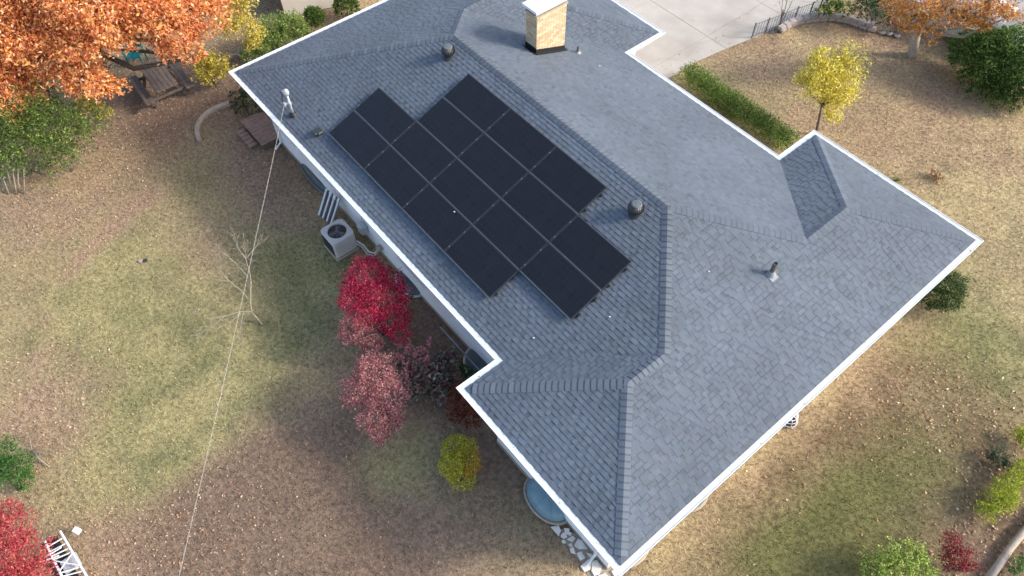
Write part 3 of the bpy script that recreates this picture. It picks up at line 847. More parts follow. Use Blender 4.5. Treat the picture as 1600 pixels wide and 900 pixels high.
# fallen leaves
LEAFP = P((208, 174, 138), (190, 150, 116), (224, 200, 166), (164, 128, 102), (192, 146, 114), (226, 208, 180), (140, 108, 90)) * .95
def leaf_quads(p, nrm, dr, L, Wd, fold=.18):
    """diamond leaves of two triangles each"""
    sd = np.cross(nrm, dr); sd /= np.linalg.norm(sd, axis=1)[:, None] + 1e-9
    L = L[:, None]; Wd = Wd[:, None]
    base = p - dr * L * .5; tip = p + dr * L * .5
    m = p - dr * L * .05
    l_ = m - sd * Wd * .5 + nrm * Wd * fold; r_ = m + sd * Wd * .5 + nrm * Wd * fold
    V = np.stack([base, r_, tip, l_], 1).reshape(-1, 3)
    i = np.arange(len(p)) * 4
    F = np.stack([np.stack([i, i + 1, i + 2], 1), np.stack([i, i + 2, i + 3], 1)], 1).reshape(-1, 3)
    return V, F
pt = scatter(130000); x, y = pt[:, 0], pt[:, 1]
g, l, d, w = cover(x, y)
keep = rng.random(len(x)) < np.clip((l * .40 + .006) * (1 - .75 * np.clip(g * 1.3, 0, 1)), 0, 1); x, y = x[keep], y[keep]; n = len(x)
a = rng.uniform(0, 2 * PI, n); nr = np.stack([rng.normal(0, .4, n), rng.normal(0, .4, n), np.ones(n)], 1); nr /= np.linalg.norm(nr, axis=1)[:, None]
dr = np.stack([np.cos(a), np.sin(a), 0 * a], 1); dr -= nr * (dr * nr).sum(1)[:, None]; dr /= np.linalg.norm(dr, axis=1)[:, None]
L = rng.uniform(.028, .072, n) * np.where(x > 17.6, 1.35, 1); lc = LEAFP[rng.choice(7, n, p=[.26, .23, .10, .19, .07, .03, .12])] * rng.normal(1, .15, n)[:, None].clip(.5, 1.6)
# a few on the driveway too
dxy = np.array([(a_, b_) for a_, b_ in zip(rng.uniform(-1, 7, 400), rng.uniform(10.5, 22, 400))]); dxy = dxy[inside(dxy[:, 0], dxy[:, 1], DRIVE) & (rng.random(400) < .1 + .9 * (dxy[:, 0] > 5.6))]
k_ = len(dxy); x = np.concatenate([x, dxy[:, 0]]); y = np.concatenate([y, dxy[:, 1]]); m_ = n + k_
a = rng.uniform(0, 2 * PI, m_); nr = np.stack([rng.normal(0, .4, m_), rng.normal(0, .4, m_), np.ones(m_)], 1); nr /= np.linalg.norm(nr, axis=1)[:, None]
dr = np.stack([np.cos(a), np.sin(a), 0 * a], 1); dr -= nr * (dr * nr).sum(1)[:, None]; dr /= np.linalg.norm(dr, axis=1)[:, None]
L = np.concatenate([L, rng.uniform(.04, .08, k_)]); lc = np.concatenate([lc, LEAFP[rng.choice(7, k_)] * .7]); n = m_
gl = []
for i in range(len(EAVE)):
    p_, q_ = np.array(EAVE[i], float), np.array(EAVE[(i + 1) % len(EAVE)], float); t_ = (q_ - p_) / np.linalg.norm(q_ - p_)
    for s_ in rng.uniform(.2, max(np.linalg.norm(q_ - p_) - .2, .3), int(np.linalg.norm(q_ - p_) * 1.3)): gl.append((*(p_ + t_ * s_ + np.array([t_[1], -t_[0]]) * rng.uniform(.02, .11)), ZE + .004))
gl = np.array(gl); kg = len(gl)
pz = np.where(inside(x, y, DRIVE), .022, ground_z(x, y)) + rng.uniform(.01, .035, n)
pp = np.concatenate([np.stack([x, y, pz], 1), gl]); sel = np.concatenate([np.arange(n), rng.choice(n, kg)])
nr, dr, L, lc = nr[sel], dr[sel], L[sel], lc[sel]; L[n:] *= .7
V, F = leaf_quads(pp, nr, dr, L, L * rng.uniform(.4, .7, n + kg))
o = link('fallen_leaves', np_mesh('fallen_leaves', V, F, col=np.repeat(lc, 2, 0)), M['litter']); tag(o, 'dry tan and brown leaves scattered over the lawns', 'fallen leaves', kind='stuff')

# ------------------------------------------------------------------ trees, shrubs, hedges
def blob(u, v, z, rpx, flat=1.0):
    p = W(u, v, z); return (*p, rpx * depth(p) / FPX, flat)
def crown_leaves(blobs, n, L, ar, pal, droop=.2, shell=.45, twig=10, spread=.16, up=.35, jit=.22, lumps=.25):
    blobs = np.array(blobs, float); wgt = blobs[:, 3] ** 2.2; wgt /= wgt.sum()
    nt = max(n // twig, 1)
    bi = rng.choice(len(blobs), nt, p=wgt)
    d = rng.normal(0, 1, (nt, 3)); d /= np.linalg.norm(d, axis=1)[:, None]
    low = d[:, 2] < -.3; d[low, 2] *= -rng.random(low.sum())
    d /= np.linalg.norm(d, axis=1)[:, None]
    B = blobs[bi]
    lump = 1 + lumps * np.sin(d[:, 0] * 5 + bi * 2.1) * np.sin(d[:, 1] * 6 + bi) + lumps * .7 * rng.normal(0, .5, nt)
    rr = (shell + (1 - shell) * rng.random(nt) ** .6) * lump
    c = B[:, :3] + d * (B[:, 3] * rr)[:, None] * np.stack([np.ones(nt), np.ones(nt), B[:, 4]], 1)
    c[:, 2] = np.maximum(c[:, 2], .05)
    tone = rng.normal(0, 1, nt)
    ti = np.repeat(np.arange(nt), twig); m = len(ti)
    p = c[ti] + rng.normal(0, 1, (m, 3)) * (spread * B[ti, 3] * .6)[:, None]
    p[:, 2] = np.maximum(p[:, 2], .03)
    dr = d[ti] * .7 + rng.normal(0, .55, (m, 3)); dr[:, 2] -= droop
    dr /= np.linalg.norm(dr, axis=1)[:, None]
    nr = d[ti] * .5 + rng.normal(0, .5, (m, 3)); nr[:, 2] += up
    nr -= dr * (nr * dr).sum(1)[:, None]; nr /= np.linalg.norm(nr, axis=1)[:, None] + 1e-9
    ln = L * rng.uniform(.5, 1.35, m)
    V, F = leaf_quads(p, nr, dr, ln, ln * ar)
    k = len(pal)
    pal = np.asarray(pal)
    q = np.clip((tone[ti] * .5 + rng.normal(0, .75, m)) * k / 4 + k / 2, 0, k - .001).astype(int)
    col = pal[q] * np.clip(rng.normal(1, jit, m), .45, 1.7)[:, None]
    return V, F, np.repeat(col, 2, 0)
def limb_set(mb, base, blobs, r, n=None, bend=.15):
    for b in blobs:
        e = np.array(b[:3]) + np.array([0, 0, -.15 * b[3]])
        p = np.array(base, float)
        m = (p + e) / 2 + rng.normal(0, bend, 3) * np.linalg.norm(e - p) * .5 + np.array([0, 0, .08])
        mb.tube([p, p * .5 + m * .5, m, m * .4 + e * .6, e], r, r * .25, 6)
        for k in range(4):
            d = rng.normal(0, 1, 3); d[2] = abs(d[2]) * .6; d /= np.linalg.norm(d)
            s = m * .5 + e * .5 + (e - m) * rng.random() * .4
            mb.tube([s, s + d * b[3] * .45 + rng.normal(0, .03, 3), s + d * b[3] * .9], r * .35, r * .1, 4, caps=False)
def plant(name, label, cat, base, crowns, stem_mat='bark', r=.03, stems=1, group=None, trunk_top=None, part='foliage', stem_name=None, sway=.12):
    """crowns: list of (blobs, n, leaf length, aspect, palette, options)"""
    base = np.array([base[0], base[1], 0.0])
    root = empty(name, base, label, cat, group)
    Vs, Fs, Cs, o = [], [], [], 0
    allb = []
    for (blobs, n, L, ar, pal, opt) in crowns:
        V, F, C = crown_leaves(blobs, n, L, ar, pal, **opt)
        Vs.append(V); Fs.append(F + o); Cs.append(C); o += len(V); allb += list(blobs)
    link(part, np_mesh(part, np.concatenate(Vs), np.concatenate(Fs), col=np.concatenate(Cs)), M['leaf'], root)
    mb = MB()
    if trunk_top is not None:
        tt = np.array(trunk_top, float); mid = (base + tt) / 2 + rng.normal(0, sway, 3) * np.array([1, 1, 0])
        mb.tube([base - np.array([0, 0, .05]), base + np.array([0, 0, .12]), mid, tt], r * 1.15, r * .75, 10)
        limb_set(mb, tt, allb, r * .55)
    else:
        for k in range(stems):
            b = allb[k % len(allb)]
            s = base + np.array([*rng.normal(0, r * 2.5, 2), -.03])
            e = np.array(b[:3]) + rng.normal(0, .25, 3) * b[3]
            mb.tube([s, s * .5 + e * .5 + rng.normal(0, .08, 3), e], r, r * .3, 5)
    mb.build(stem_name or ('trunk' if trunk_top is not None else 'stem'), M[stem_mat], root, smooth=True)
    return root

# big orange oak over the picnic table
OAK = P((232, 156, 108), (220, 138, 90), (240, 178, 128), (204, 118, 76), (236, 172, 104), (178, 102, 70), (246, 200, 160), (214, 146, 110), (228, 164, 86)) * np.array([1.14, 1.24, 1.2])
ob = [blob(*b) for b in ((20, 150, 2.2, 46), (75, 100, 2.8, 50), (135, 128, 2.4, 36), (172, 140, 2.0, 22), (60, 40, 4.0, 60), (130, 60, 3.6, 55), (190, 45, 3.4, 42), (225, 25, 3.9, 45),
      (275, 60, 2.9, 40), (310, 30, 3.1, 40), (270, 84, 2.3, 18), (305, 88, 2.0, 18), (150, 10, 4.6, 60), (240, -10, 4.4, 55), (10, 60, 4.0, 60), (20, -10, 4.8, 70), (-40, 100, 3.2, 70), (100, -30, 5.0, 70), (330, 0, 3.3, 32), (0, 130, 2.6, 40))]
plant('oak_tree', 'large spreading oak covered in orange autumn leaves above the picnic table', 'tree', (-7.4, -3.6), [(ob, 84000, .118, .42, OAK, dict(droop=.35, shell=.68, twig=12, spread=.17, up=.7, lumps=.35, jit=.26))], r=.24, trunk_top=(-7.0, -3.4, 1.9), part='crown')

GRN = P((112, 138, 62), (90, 116, 50), (138, 162, 78), (72, 96, 44), (160, 178, 92), (54, 76, 38)) * .9
gb = [blob(*b) for b in ((25, 225, 1.5, 52), (80, 205, 1.7, 48), (60, 180, 1.9, 42), (120, 215, 1.2, 36), (10, 255, 1.0, 36), (95, 245, .8, 34), (140, 190, 1.1, 28), (-30, 200, 1.7, 55), (20, 190, 2.0, 40))]
root = plant('privet_shrub', 'tall bright green shrub thicket with bare pale stems, below the orange oak', 'shrub', W(45, 268)[:2], [(gb, 18000, .08, .42, GRN, dict(shell=.4, twig=10, up=.35, lumps=.42))], 'pale_bark', .028, 7)
for k in range(6):
    a = W(8 + k * 6, 300 + 3 * (k % 2)); b = W(-8 + k * 9, 262, .75); MB().tube([a, a * .55 + b * .45 + rng.normal(0, .04, 3), b], .025, .015, 5).build('bare_stem', M['pale_bark'], root, smooth=True)
for k in range(5):
    a = W(112, 268); b = W(85 + k * 12, 240, .6); MB().tube([a, a * .5 + b * .5 + rng.normal(0, .04, 3), b], .016, .008, 5).build('bare_stem', M['pale_bark'], root, smooth=True)
YG = P((214, 200, 90), (180, 176, 76), (226, 210, 120), (150, 150, 66), (204, 170, 80))
plant('weed_clump', 'yellowing leafy sprouts beside the thicket under the oak', 'plant', W(158, 185)[:2], [([blob(*b) for b in ((150, 172, .5, 16), (165, 180, .35, 14), (135, 165, .6, 16))], 900, .09, .5, YG, {})], 'bark', .01, 4)
plant('yellow_sapling', 'slim yellow leaved sapling with forked pale trunk at the back corner', 'tree', W(390, 104)[:2],
      [([blob(*b) for b in ((368, 22, 2.1, 26), (388, 48, 1.7, 24), (398, 68, 1.3, 17), (360, 45, 1.8, 20), (378, 2, 2.5, 24), (402, 52, 1.5, 14))], 3600, .095, .42, P((226, 208, 98), (206, 186, 78), (238, 222, 130), (178, 172, 70), (190, 150, 70)), dict(shell=.2, spread=.25))], 'pale_bark', .045, trunk_top=W(397, 45, 1.2), part='crown')
plant('yellow_bush', 'small yellow green bush between picnic table and roof corner', 'shrub', W(335, 135)[:2],
      [([blob(*b) for b in ((320, 108, .8, 22), (338, 100, .9, 22), (328, 124, .5, 17), (350, 112, .6, 16), (322, 95, 1.0, 14))], 2600, .085, .5, P((214, 196, 78), (190, 172, 66), (226, 208, 104), (150, 146, 58)), dict(shell=.25))], 'bark', .015, 6)
plant('garden_shrub', 'loose light green shrub along the back eave beside the shed', 'shrub', W(430, 75)[:2],
      [([blob(*b) for b in ((425, 50, .8, 26), (455, 42, .8, 24), (405, 72, .6, 24), (440, 62, .6, 22), (470, 52, .5, 18), (395, 88, .4, 18))], 9000, .08, .45, P((140, 160, 84), (118, 142, 66), (166, 182, 104), (92, 114, 54)), dict(shell=.3))], 'bark', .014, 8)
DG = P((92, 116, 52), (72, 98, 42), (112, 134, 62), (54, 74, 34), (136, 148, 72))
for (u, v, r, lab) in ((492, 29, 17, 'round dark green bush nearest the pale shed wall'), (541, 11, 20, 'round dark green bush farther along the back eave')):
    plant('round_bush', lab, 'bush', W(u, v + r * .6)[:2], [([blob(u, v, .5, r, 1.0), blob(u - 3, v - 5, .6, r * .7)], 5000, .06, .5, DG, dict(shell=.7, lumps=.1))], 'dark_bark', .012, 4, group='round bushes behind the house')
plant('shade_shrub', 'dark green shrub in shade under the back roof corner', 'shrub', W(392, 178)[:2], [([blob(*b) for b in ((388, 158, .35, 20), (375, 170, .3, 14), (402, 172, .25, 12), (370, 150, .3, 14))], 1500, .07, .5, P((78, 92, 58), (60, 74, 46), (96, 108, 70)), {})], 'dark_bark', .012, 4)

# shrubs along the west wall
RED = P((222, 58, 88), (204, 36, 68), (236, 86, 108), (176, 26, 52), (228, 72, 78), (150, 34, 50), (240, 110, 124)) * np.array([1.0, 1.2, 1.5])
rb = [blob(*b) for b in ((575, 438, 1.70, 34), (598, 468, 1.60, 38), (552, 470, 1.50, 24), (612, 500, 1.30, 26), (570, 492, 1.50, 26), (608, 440, 1.40, 22), (625, 522, 1.00, 18), (580, 415, 1.60, 16), (545, 448, 1.50, 16))]
plant('burning_bush', 'vivid crimson burning bush in front of the west wall', 'shrub', W(600, 520)[:2],
      [(rb, 17000, .048, .5, RED, dict(shell=.65, lumps=.22, up=.7)), ([blob(*b) for b in ((630, 470, 1.10, 15), (632, 495, 1.00, 13), (624, 450, 1.20, 12))], 900, .06, .5, P((120, 92, 62), (140, 70, 60), (98, 84, 56)), dict(shell=.2, spread=.3))], 'dark_bark', .018, 9)
MAU = P((216, 146, 148), (198, 122, 128), (228, 170, 166), (174, 100, 108), (220, 156, 146), (164, 120, 120), (210, 164, 154), (150, 84, 90), (126, 96, 92)) * .92
MO = dict(shell=.7, lumps=.25, up=.75)
plant('mauve_shrub', 'small dusty pink shrub touching the crimson bush', 'shrub', W(575, 552)[:2], [([blob(*b) for b in ((552, 513, 1.40, 22), (568, 525, 1.30, 20), (583, 540, 1.10, 18), (543, 525, 1.30, 14))], 4600, .045, .55, MAU, MO)], 'dark_bark', .014, 6, group='dusty pink shrubs beside the lawn')
plant('mauve_shrub', 'large drooping dusty pink shrub reaching out over the lawn', 'shrub', W(612, 650)[:2], [([blob(*b) for b in ((588, 590, 1.40, 34), (562, 612, 1.30, 26), (605, 625, 1.30, 32), (590, 655, 1.20, 28), (612, 658, 1.10, 20), (596, 682, 0.90, 15), (545, 628, 1.20, 14), (575, 575, 1.30, 20))], 14000, .045, .55, MAU, MO)], 'dark_bark', .018, 9, group='dusty pink shrubs beside the lawn')
# spiky seed heads and dark leaves of the oakleaf shrub
hyd = plant('spiked_shrub', 'dark leaved shrub with upright dusty pink plumes near the wall', 'shrub', W(660, 605)[:2],
      [([blob(*b) for b in ((665, 590, .45, 26), (690, 585, .4, 26), (690, 615, .35, 20), (655, 610, .35, 20), (700, 560, .4, 18), (630, 580, .4, 16))], 3600, .10, .6, P((142, 138, 126), (118, 120, 104), (164, 148, 140), (138, 112, 104), (110, 124, 94), (178, 164, 154), (150, 98, 94), (164, 112, 110)), dict(shell=.3, spread=.25))], 'dark_bark', .012, 9)
PLM = P((214, 144, 148), (196, 120, 128), (226, 170, 168), (176, 140, 136)) * 1.15
for (u0, v0, u1, v1) in ((632, 595, 634, 545), (645, 590, 650, 548), (650, 600, 662, 545), (655, 575, 672, 532), (668, 590, 668, 552), (625, 575, 622, 540), (638, 570, 640, 530), (640, 612, 632, 572), (663, 572, 660, 540)):
    a, b = W(u0, v0, .45), W(u1, v1, .95)
    bl = [(*(a + (b - a) * f), .085, 1.2) for f in np.linspace(.15, 1, 8)]
    V, F, C = crown_leaves(bl, 300, .05, .5, PLM if rng.random() < .75 else P((150, 130, 122), (130, 104, 100)), shell=.1, spread=.3)
    tag(link('plume', np_mesh('plume', V, F, col=C), M['leaf'], hyd), kind='stuff')
plant('small_plant', 'low bright green plant close to the inner wall corner', 'plant', W(728, 586)[:2], [([blob(*b) for b in ((728, 578, .2, 12), (738, 584, .15, 9), (720, 574, .2, 8))], 500, .07, .45, P((84, 122, 56), (66, 100, 44), (104, 140, 70)), {})], 'dark_bark', .008, 3)
plant('rusty_shrub', 'rust brown shrub tucked beneath the outer roof corner', 'shrub', W(722, 648)[:2], [([blob(*b) for b in ((716, 612, .5, 18), (722, 635, .45, 20), (735, 655, .35, 18), (712, 650, .3, 14))], 2200, .06, .5, P((150, 76, 56), (126, 60, 48), (168, 92, 66), (104, 70, 50)), dict(shell=.3))], 'dark_bark', .012, 6)
plant('yellow_green_bush', 'rounded yellow green bush with an orange side at the lawn edge', 'bush', W(718, 752)[:2],
      [([blob(*b) for b in ((712, 704, .6, 23), (724, 722, .55, 25), (708, 728, .5, 22), (722, 748, .35, 20), (728, 700, .55, 18))], 7500, .045, .5, P((190, 186, 62), (168, 170, 52), (208, 200, 86), (138, 148, 50), (198, 166, 72)) * 1.2, dict(shell=.72, lumps=.12, up=.7)),
       ([blob(738, 722, .65, 15), blob(733, 738, .55, 10)], 700, .05, .5, P((206, 146, 76), (196, 124, 64), (200, 164, 78)) * 1.1, dict(shell=.6, up=.7))], 'dark_bark', .012, 6)

# far left bottom
plant('conifer_shrub', 'feathery green conifer shrub at the left edge of the lawn', 'shrub', W(28, 765)[:2], [([blob(*b) for b in ((5, 705, .7, 24), (25, 730, .6, 24), (42, 752, .4, 17), (0, 740, .6, 26), (48, 735, .35, 10))], 4600, .075, .22, P((74, 128, 52), (56, 104, 42), (96, 148, 68), (44, 82, 38)), dict(shell=.4, spread=.25, up=.2))], 'dark_bark', .015, 5)
plant('red_maple', 'small maple with rose red leaves beside the white ladder', 'tree', W(25, 905)[:2], [([blob(*b) for b in ((18, 832, 1.3, 36), (40, 872, 1.2, 36), (5, 878, 1.4, 44), (60, 893, 1.0, 24), (15, 800, 1.0, 22), (-20, 840, 1.4, 40), (45, 840, .9, 16), (30, 915, 1.2, 40))], 14000, .05, .5, P((206, 84, 98), (190, 62, 82), (222, 116, 120), (164, 50, 68), (206, 120, 98), (214, 142, 126)), dict(shell=.45, lumps=.3))], 'dark_bark', .03, 5, part='crown')

# right hand yard
plant('round_bush', 'round dark green bush by the front right roof corner', 'bush', W(1474, 484)[:2], [([blob(1472, 459, .5, 30, .95), blob(1482, 448, .6, 24), blob(1458, 466, .4, 22)], 7000, .06, .4, P((76, 98, 50), (54, 74, 38), (90, 112, 58), (40, 56, 30)), dict(shell=.7, lumps=.12))], 'dark_bark', .014, 5)
hb = []
for k in range(22):
    f = k / 21; x0 = np.array([6.95, 12.72]) * (1 - f) + np.array([11.25, 12.68]) * f
    hb += [(x0[0] + rng.normal(0, .03), x0[1] - .16, .34, .31, 1.1), (x0[0], x0[1] + .17, .36, .31, 1.1)]
plant('clipped_hedge', 'long low green hedge along the far eave', 'hedge', (9.1, 12.7), [(hb, 26000, .055, .42, P((108, 138, 58), (88, 118, 48), (136, 162, 74), (66, 92, 40), (156, 168, 84)), dict(shell=.55, lumps=.15, spread=.3))], 'dark_bark', .012, 30)
YT = P((228, 212, 82), (210, 194, 66), (240, 226, 112), (186, 172, 60), (246, 236, 150), (196, 186, 80))
plant('yellow_tree', 'young tree with golden yellow leaves beyond the far roof corner', 'tree', W(1274, 209)[:2],
      [([blob(*b) for b in ((1283, 118, 2.2, 27), (1268, 138, 2.0, 24), (1308, 125, 2.1, 30), (1298, 155, 1.7, 28), (1300, 182, 1.3, 16), (1320, 150, 1.8, 20), (1275, 95, 2.5, 16), (1285, 80, 2.7, 9), (1258, 125, 2.1, 18), (1325, 100, 2.4, 14), (1310, 95, 2.4, 16))], 8600, .08, .45, YT, dict(shell=.3, lumps=.42, spread=.27)),
       ([blob(*b) for b in ((1340, 90, 2.6, 20), (1330, 68, 2.8, 14), (1348, 115, 2.3, 14), (1318, 80, 2.7, 14))], 500, .075, .42, P((214, 200, 92), (196, 190, 96), (226, 212, 120)), dict(shell=.1, spread=.4))], 'bark', .045, trunk_top=W(1284, 165, 1.1), part='crown', sway=.02)
OT = P((206, 146, 74), (188, 122, 58), (220, 168, 96), (164, 108, 54), (196, 160, 84), (214, 150, 108))
plant('orange_tree', 'wide orange brown tree with a thick grey trunk by the street', 'tree', W(1424, 86)[:2],
      [([blob(*b) for b in ((1400, 18, 2.6, 26), (1430, 35, 2.2, 24), (1412, 45, 1.9, 16), (1450, 55, 1.7, 18), (1462, 68, 1.3, 9), (1470, 22, 2.5, 26), (1505, 30, 2.3, 26), (1535, 38, 2.0, 20), (1550, 18, 2.6, 28), (1575, 25, 2.5, 20), (1440, 5, 3.2, 30), (1500, 0, 3.3, 32), (1560, -8, 3.2, 30), (1390, 5, 2.6, 18), (1545, 50, 1.5, 10))], 8600, .095, .42, OT, dict(shell=.25, lumps=.4, spread=.25))], 'pale_bark', .17, trunk_top=W(1434, 48, 1.0), part='crown', sway=.03)
BG = P((84, 114, 52), (66, 96, 44), (112, 142, 66), (48, 72, 36), (138, 162, 82))
plant('large_bush', 'very large dark green yew mound at the right edge', 'bush', W(1560, 150)[:2], [([blob(*b) for b in ((1535, 92, 1.0, 42), (1518, 80, .9, 32), (1575, 85, 1.3, 42), (1612, 110, 1.1, 48), (1582, 122, .7, 40), (1550, 112, .6, 36), (1500, 72, .7, 20), (1600, 70, 1.4, 32), (1600, 140, .5, 32), (1528, 128, .35, 28), (1560, 142, .35, 30), (1508, 100, .4, 24), (1588, 152, .35, 30), (1545, 85, .9, 36))], 30000, .10, .40, BG, dict(shell=.75, lumps=.12))], 'dark_bark', .03, 8)
plant('juniper', 'dark blue green juniper beside the orange tree', 'bush', W(1362, 40)[:2], [([blob(*b) for b in ((1352, 12, .9, 20), (1372, 18, .8, 20), (1360, 0, 1.1, 20), (1340, 20, .6, 12), (1382, 32, .4, 10))], 3600, .08, .3, P((62, 88, 54), (48, 70, 44), (80, 104, 66), (36, 52, 34)), dict(shell=.6))], 'dark_bark', .02, 5)
plant('round_bush', 'broad mid green bush behind the curved block wall', 'bush', W(1302, 26)[:2], [([blob(*b) for b in ((1300, 12, .6, 17), (1318, 16, .5, 14), (1285, 20, .45, 13), (1308, 2, .8, 16))], 2600, .07, .42, P((104, 132, 50), (82, 110, 42), (130, 154, 68), (60, 84, 34)), dict(shell=.6))], 'dark_bark', .015, 5)
plant('purple_shrub', 'sparse purple brown shrub below the orange crown by the wall end', 'shrub', W(1400, 50)[:2], [([blob(1394, 36, .5, 11), blob(1402, 42, .3, 8)], 420, .07, .5, P((150, 104, 100), (120, 78, 78), (176, 136, 128)), dict(shell=.2))], 'dark_bark', .01, 4)

# bottom right bed
plant('variegated_shrub', 'pale lime green shrub at the bottom edge of the side lawn', 'shrub', W(1398, 915)[:2], [([blob(*b) for b in ((1362, 888, .5, 24), (1392, 872, .6, 26), (1425, 868, .6, 26), (1440, 890, .5, 26), (1405, 895, .6, 32), (1372, 905, .5, 30))], 5200, .06, .45, P((170, 190, 92), (142, 166, 72), (198, 210, 124), (112, 138, 58), (84, 108, 48)), dict(shell=.35, lumps=.3))], 'dark_bark', .012, 8)
plant('dark_red_shrub', 'small dark red barberry beside the fallen timber', 'shrub', W(1498, 890)[:2], [([blob(*b) for b in ((1485, 852, .5, 20), (1502, 872, .5, 22), (1478, 880, .35, 14), (1515, 885, .35, 14))], 2400, .045, .5, P((140, 44, 54), (114, 34, 46), (164, 64, 70), (92, 40, 44)), dict(shell=.25, spread=.28))], 'dark_bark', .01, 8)
JL = P((166, 178, 58), (142, 158, 46), (190, 198, 84), (112, 130, 40))
JO = dict(shell=.35, spread=.3, up=.2, droop=-.15)
plant('creeping_juniper', 'large chartreuse creeping juniper in the leaf strewn bed', 'shrub', W(1562, 785)[:2], [([blob(*b) for b in ((1538, 798, .25, 17), (1552, 782, .3, 20), (1568, 768, .3, 21), (1584, 750, .3, 18), (1600, 735, .3, 18), (1572, 785, .2, 16))], 4600, .085, .2, JL, JO)], 'dark_bark', .012, 6, group='chartreuse junipers at the right edge')
plant('creeping_juniper', 'small chartreuse juniper cut by the right edge above the other', 'shrub', W(1598, 688)[:2], [([blob(1597, 680, .25, 13), blob(1606, 690, .25, 14)], 1100, .085, .2, JL, JO)], 'dark_bark', .01, 3, group='chartreuse junipers at the right edge')
plant('dark_clump', 'dusky green low clump between the two chartreuse junipers', 'plant', W(1562, 730)[:2], [([blob(*b) for b in ((1560, 716, .2, 17), (1548, 712, .18, 10), (1572, 728, .15, 10))], 1100, .07, .3, P((84, 100, 72), (66, 80, 58), (104, 118, 90)), dict(shell=.3))], 'dark_bark', .008, 4)
plant('fern_plant', 'pale green ferny plant beyond the fallen timber', 'plant', W(1592, 892)[:2], [([blob(1592, 884, .2, 12), blob(1600, 874, .2, 9), blob(1584, 893, .15, 9)], 600, .08, .25, P((120, 150, 84), (96, 126, 66), (146, 170, 108)), dict(shell=.2, spread=.35))], 'dark_bark', .008, 3)
plant('dry_tuft', 'small heap of curled dry stalks on the far lawn', 'plant', W(1462, 278)[:2], [([blob(1462, 275, .08, 10, .5)], 260, .10, .3, P((196, 164, 124), (150, 116, 86), (214, 186, 150), (120, 92, 70)), dict(shell=.1, spread=.4))], 'bark', .006, 3)
plant('weed_tuft', 'tiny green weed tuft beside the far wing eave', 'plant', W(1402, 284)[:2], [([blob(1400, 281, .08, 7, .6), blob(1392, 286, .06, 5, .6)], 260, .07, .25, P((110, 136, 60), (90, 114, 50)), dict(shell=.1))], 'bark', .006, 3)

# bare sapling on the west lawn: limbs traced as real branches
def bare(name, label, cat, base, lines, mat, r0, twigs=7, rtw=.35):
    root = empty(name, base, label, cat)
    tr = MB().tube(lines[0], r0, r0 * .55, 8).build('trunk', M[mat], root, smooth=True)
    for ln in lines[1:]:
        mb = MB(); pts = [np.array(p, float) for p in ln]
        pts = [pts[0]] + [pts[i] for i in range(1, len(pts))]
        mb.tube(pts, r0 * .45, r0 * .14, 6)
        for k in range(twigs):
            f = rng.uniform(.25, 1) * (len(pts) - 1); i = min(int(f), len(pts) - 2)
            s = pts[i] + (pts[i + 1] - pts[i]) * (f - i); d = pts[i + 1] - pts[i]; d /= np.linalg.norm(d)
            q = d + rng.normal(0, .55, 3); q /= np.linalg.norm(q); L = rtw * rng.uniform(.5, 1.3)
            m = s + q * L * .5 + rng.normal(0, .03, 3); e = s + q * L + np.array([0, 0, .06])
            mb.tube([s, m, e], r0 * .12, r0 * .05, 4, caps=False)
            for j in range(2):
                q2 = q + rng.normal(0, .6, 3); q2 /= np.linalg.norm(q2)
                mb.tube([m, m + q2 * L * .55], r0 * .07, r0 * .035, 3, caps=False)
        mb.build('branch', M[mat], root)
    return root
w = W
bare('bare_sapling', 'leafless small tree with pale spreading branches on the west lawn', 'tree', w(408, 505),
     [[w(410, 508, -.02), w(404, 500, .12), w(393, 488, .35), w(391, 470, .65), w(392, 440, 1.1)],
      [w(392, 440, 1.1), w(390, 425, 1.3), w(384, 405, 1.6), w(384, 385, 1.85)], [w(391, 438, 1.1), w(375, 418, 1.35), w(358, 402, 1.6), w(345, 392, 1.75)],
      [w(390, 470, .65), w(378, 455, .85), w(360, 440, 1.0), w(338, 437, 1.1), w(318, 432, 1.15)], [w(385, 405, 1.6), w(372, 388, 1.8), w(368, 372, 1.95)],
      [w(386, 402, 1.6), w(398, 388, 1.75), w(410, 374, 1.9)], [w(394, 487, .4), w(375, 487, .55), w(350, 495, .6), w(333, 509, .55), w(318, 518, .5)], [w(352, 494, .6), w(330, 497, .65), w(300, 489, .7)],
      [w(375, 488, .55), w(365, 500, .5), w(350, 508, .45)], [w(358, 440, 1.0), w(345, 425, 1.2), w(342, 380, 1.6)], [w(380, 488, .5), w(375, 515, .4), w(374, 535, .3)]], 'sapling', .037, 10)
bare('brush_pile', 'heap of cut pale branches beside the conifer shrub', 'branches', w(52, 705),
     [[w(50, 703, .08), w(62, 718, .1), w(78, 730, .06)], [w(50, 703, .1), w(47, 690, .2), w(46, 680, .25)], [w(52, 706, .1), w(70, 708, .14), w(98, 711, .08)],
      [w(52, 706, .08), w(66, 700, .2), w(82, 702, .18)], [w(50, 700, .1), w(36, 700, .12), w(26, 698, .1)], [w(54, 698, .1), w(60, 688, .2), w(66, 678, .22)]], 'sapling', .028, 3, .2)
bare('bare_sapling', 'thin leafless multi stem tree by the iron fence', 'tree', w(1216, 50),
     [[w(1216, 50, 0), w(1220, 35, .35), w(1224, 15, .8)], [w(1216, 50, 0), w(1224, 30, .4), w(1235, 8, .9), w(1242, -10, 1.3)], [w(1220, 35, .35), w(1222, 10, .9), w(1224, -12, 1.4)],
      [w(1224, 25, .5), w(1230, 0, 1.1), w(1228, -20, 1.5)], [w(1216, 48, .05), w(1210, 58, .05)]], 'bark', .035, 6, .35)

# ------------------------------------------------------------------ things in the yard
def zrot(a): return np.array([[math.cos(a), math.sin(a), 0], [-math.sin(a), math.cos(a), 0], [0, 0, 1.0]])
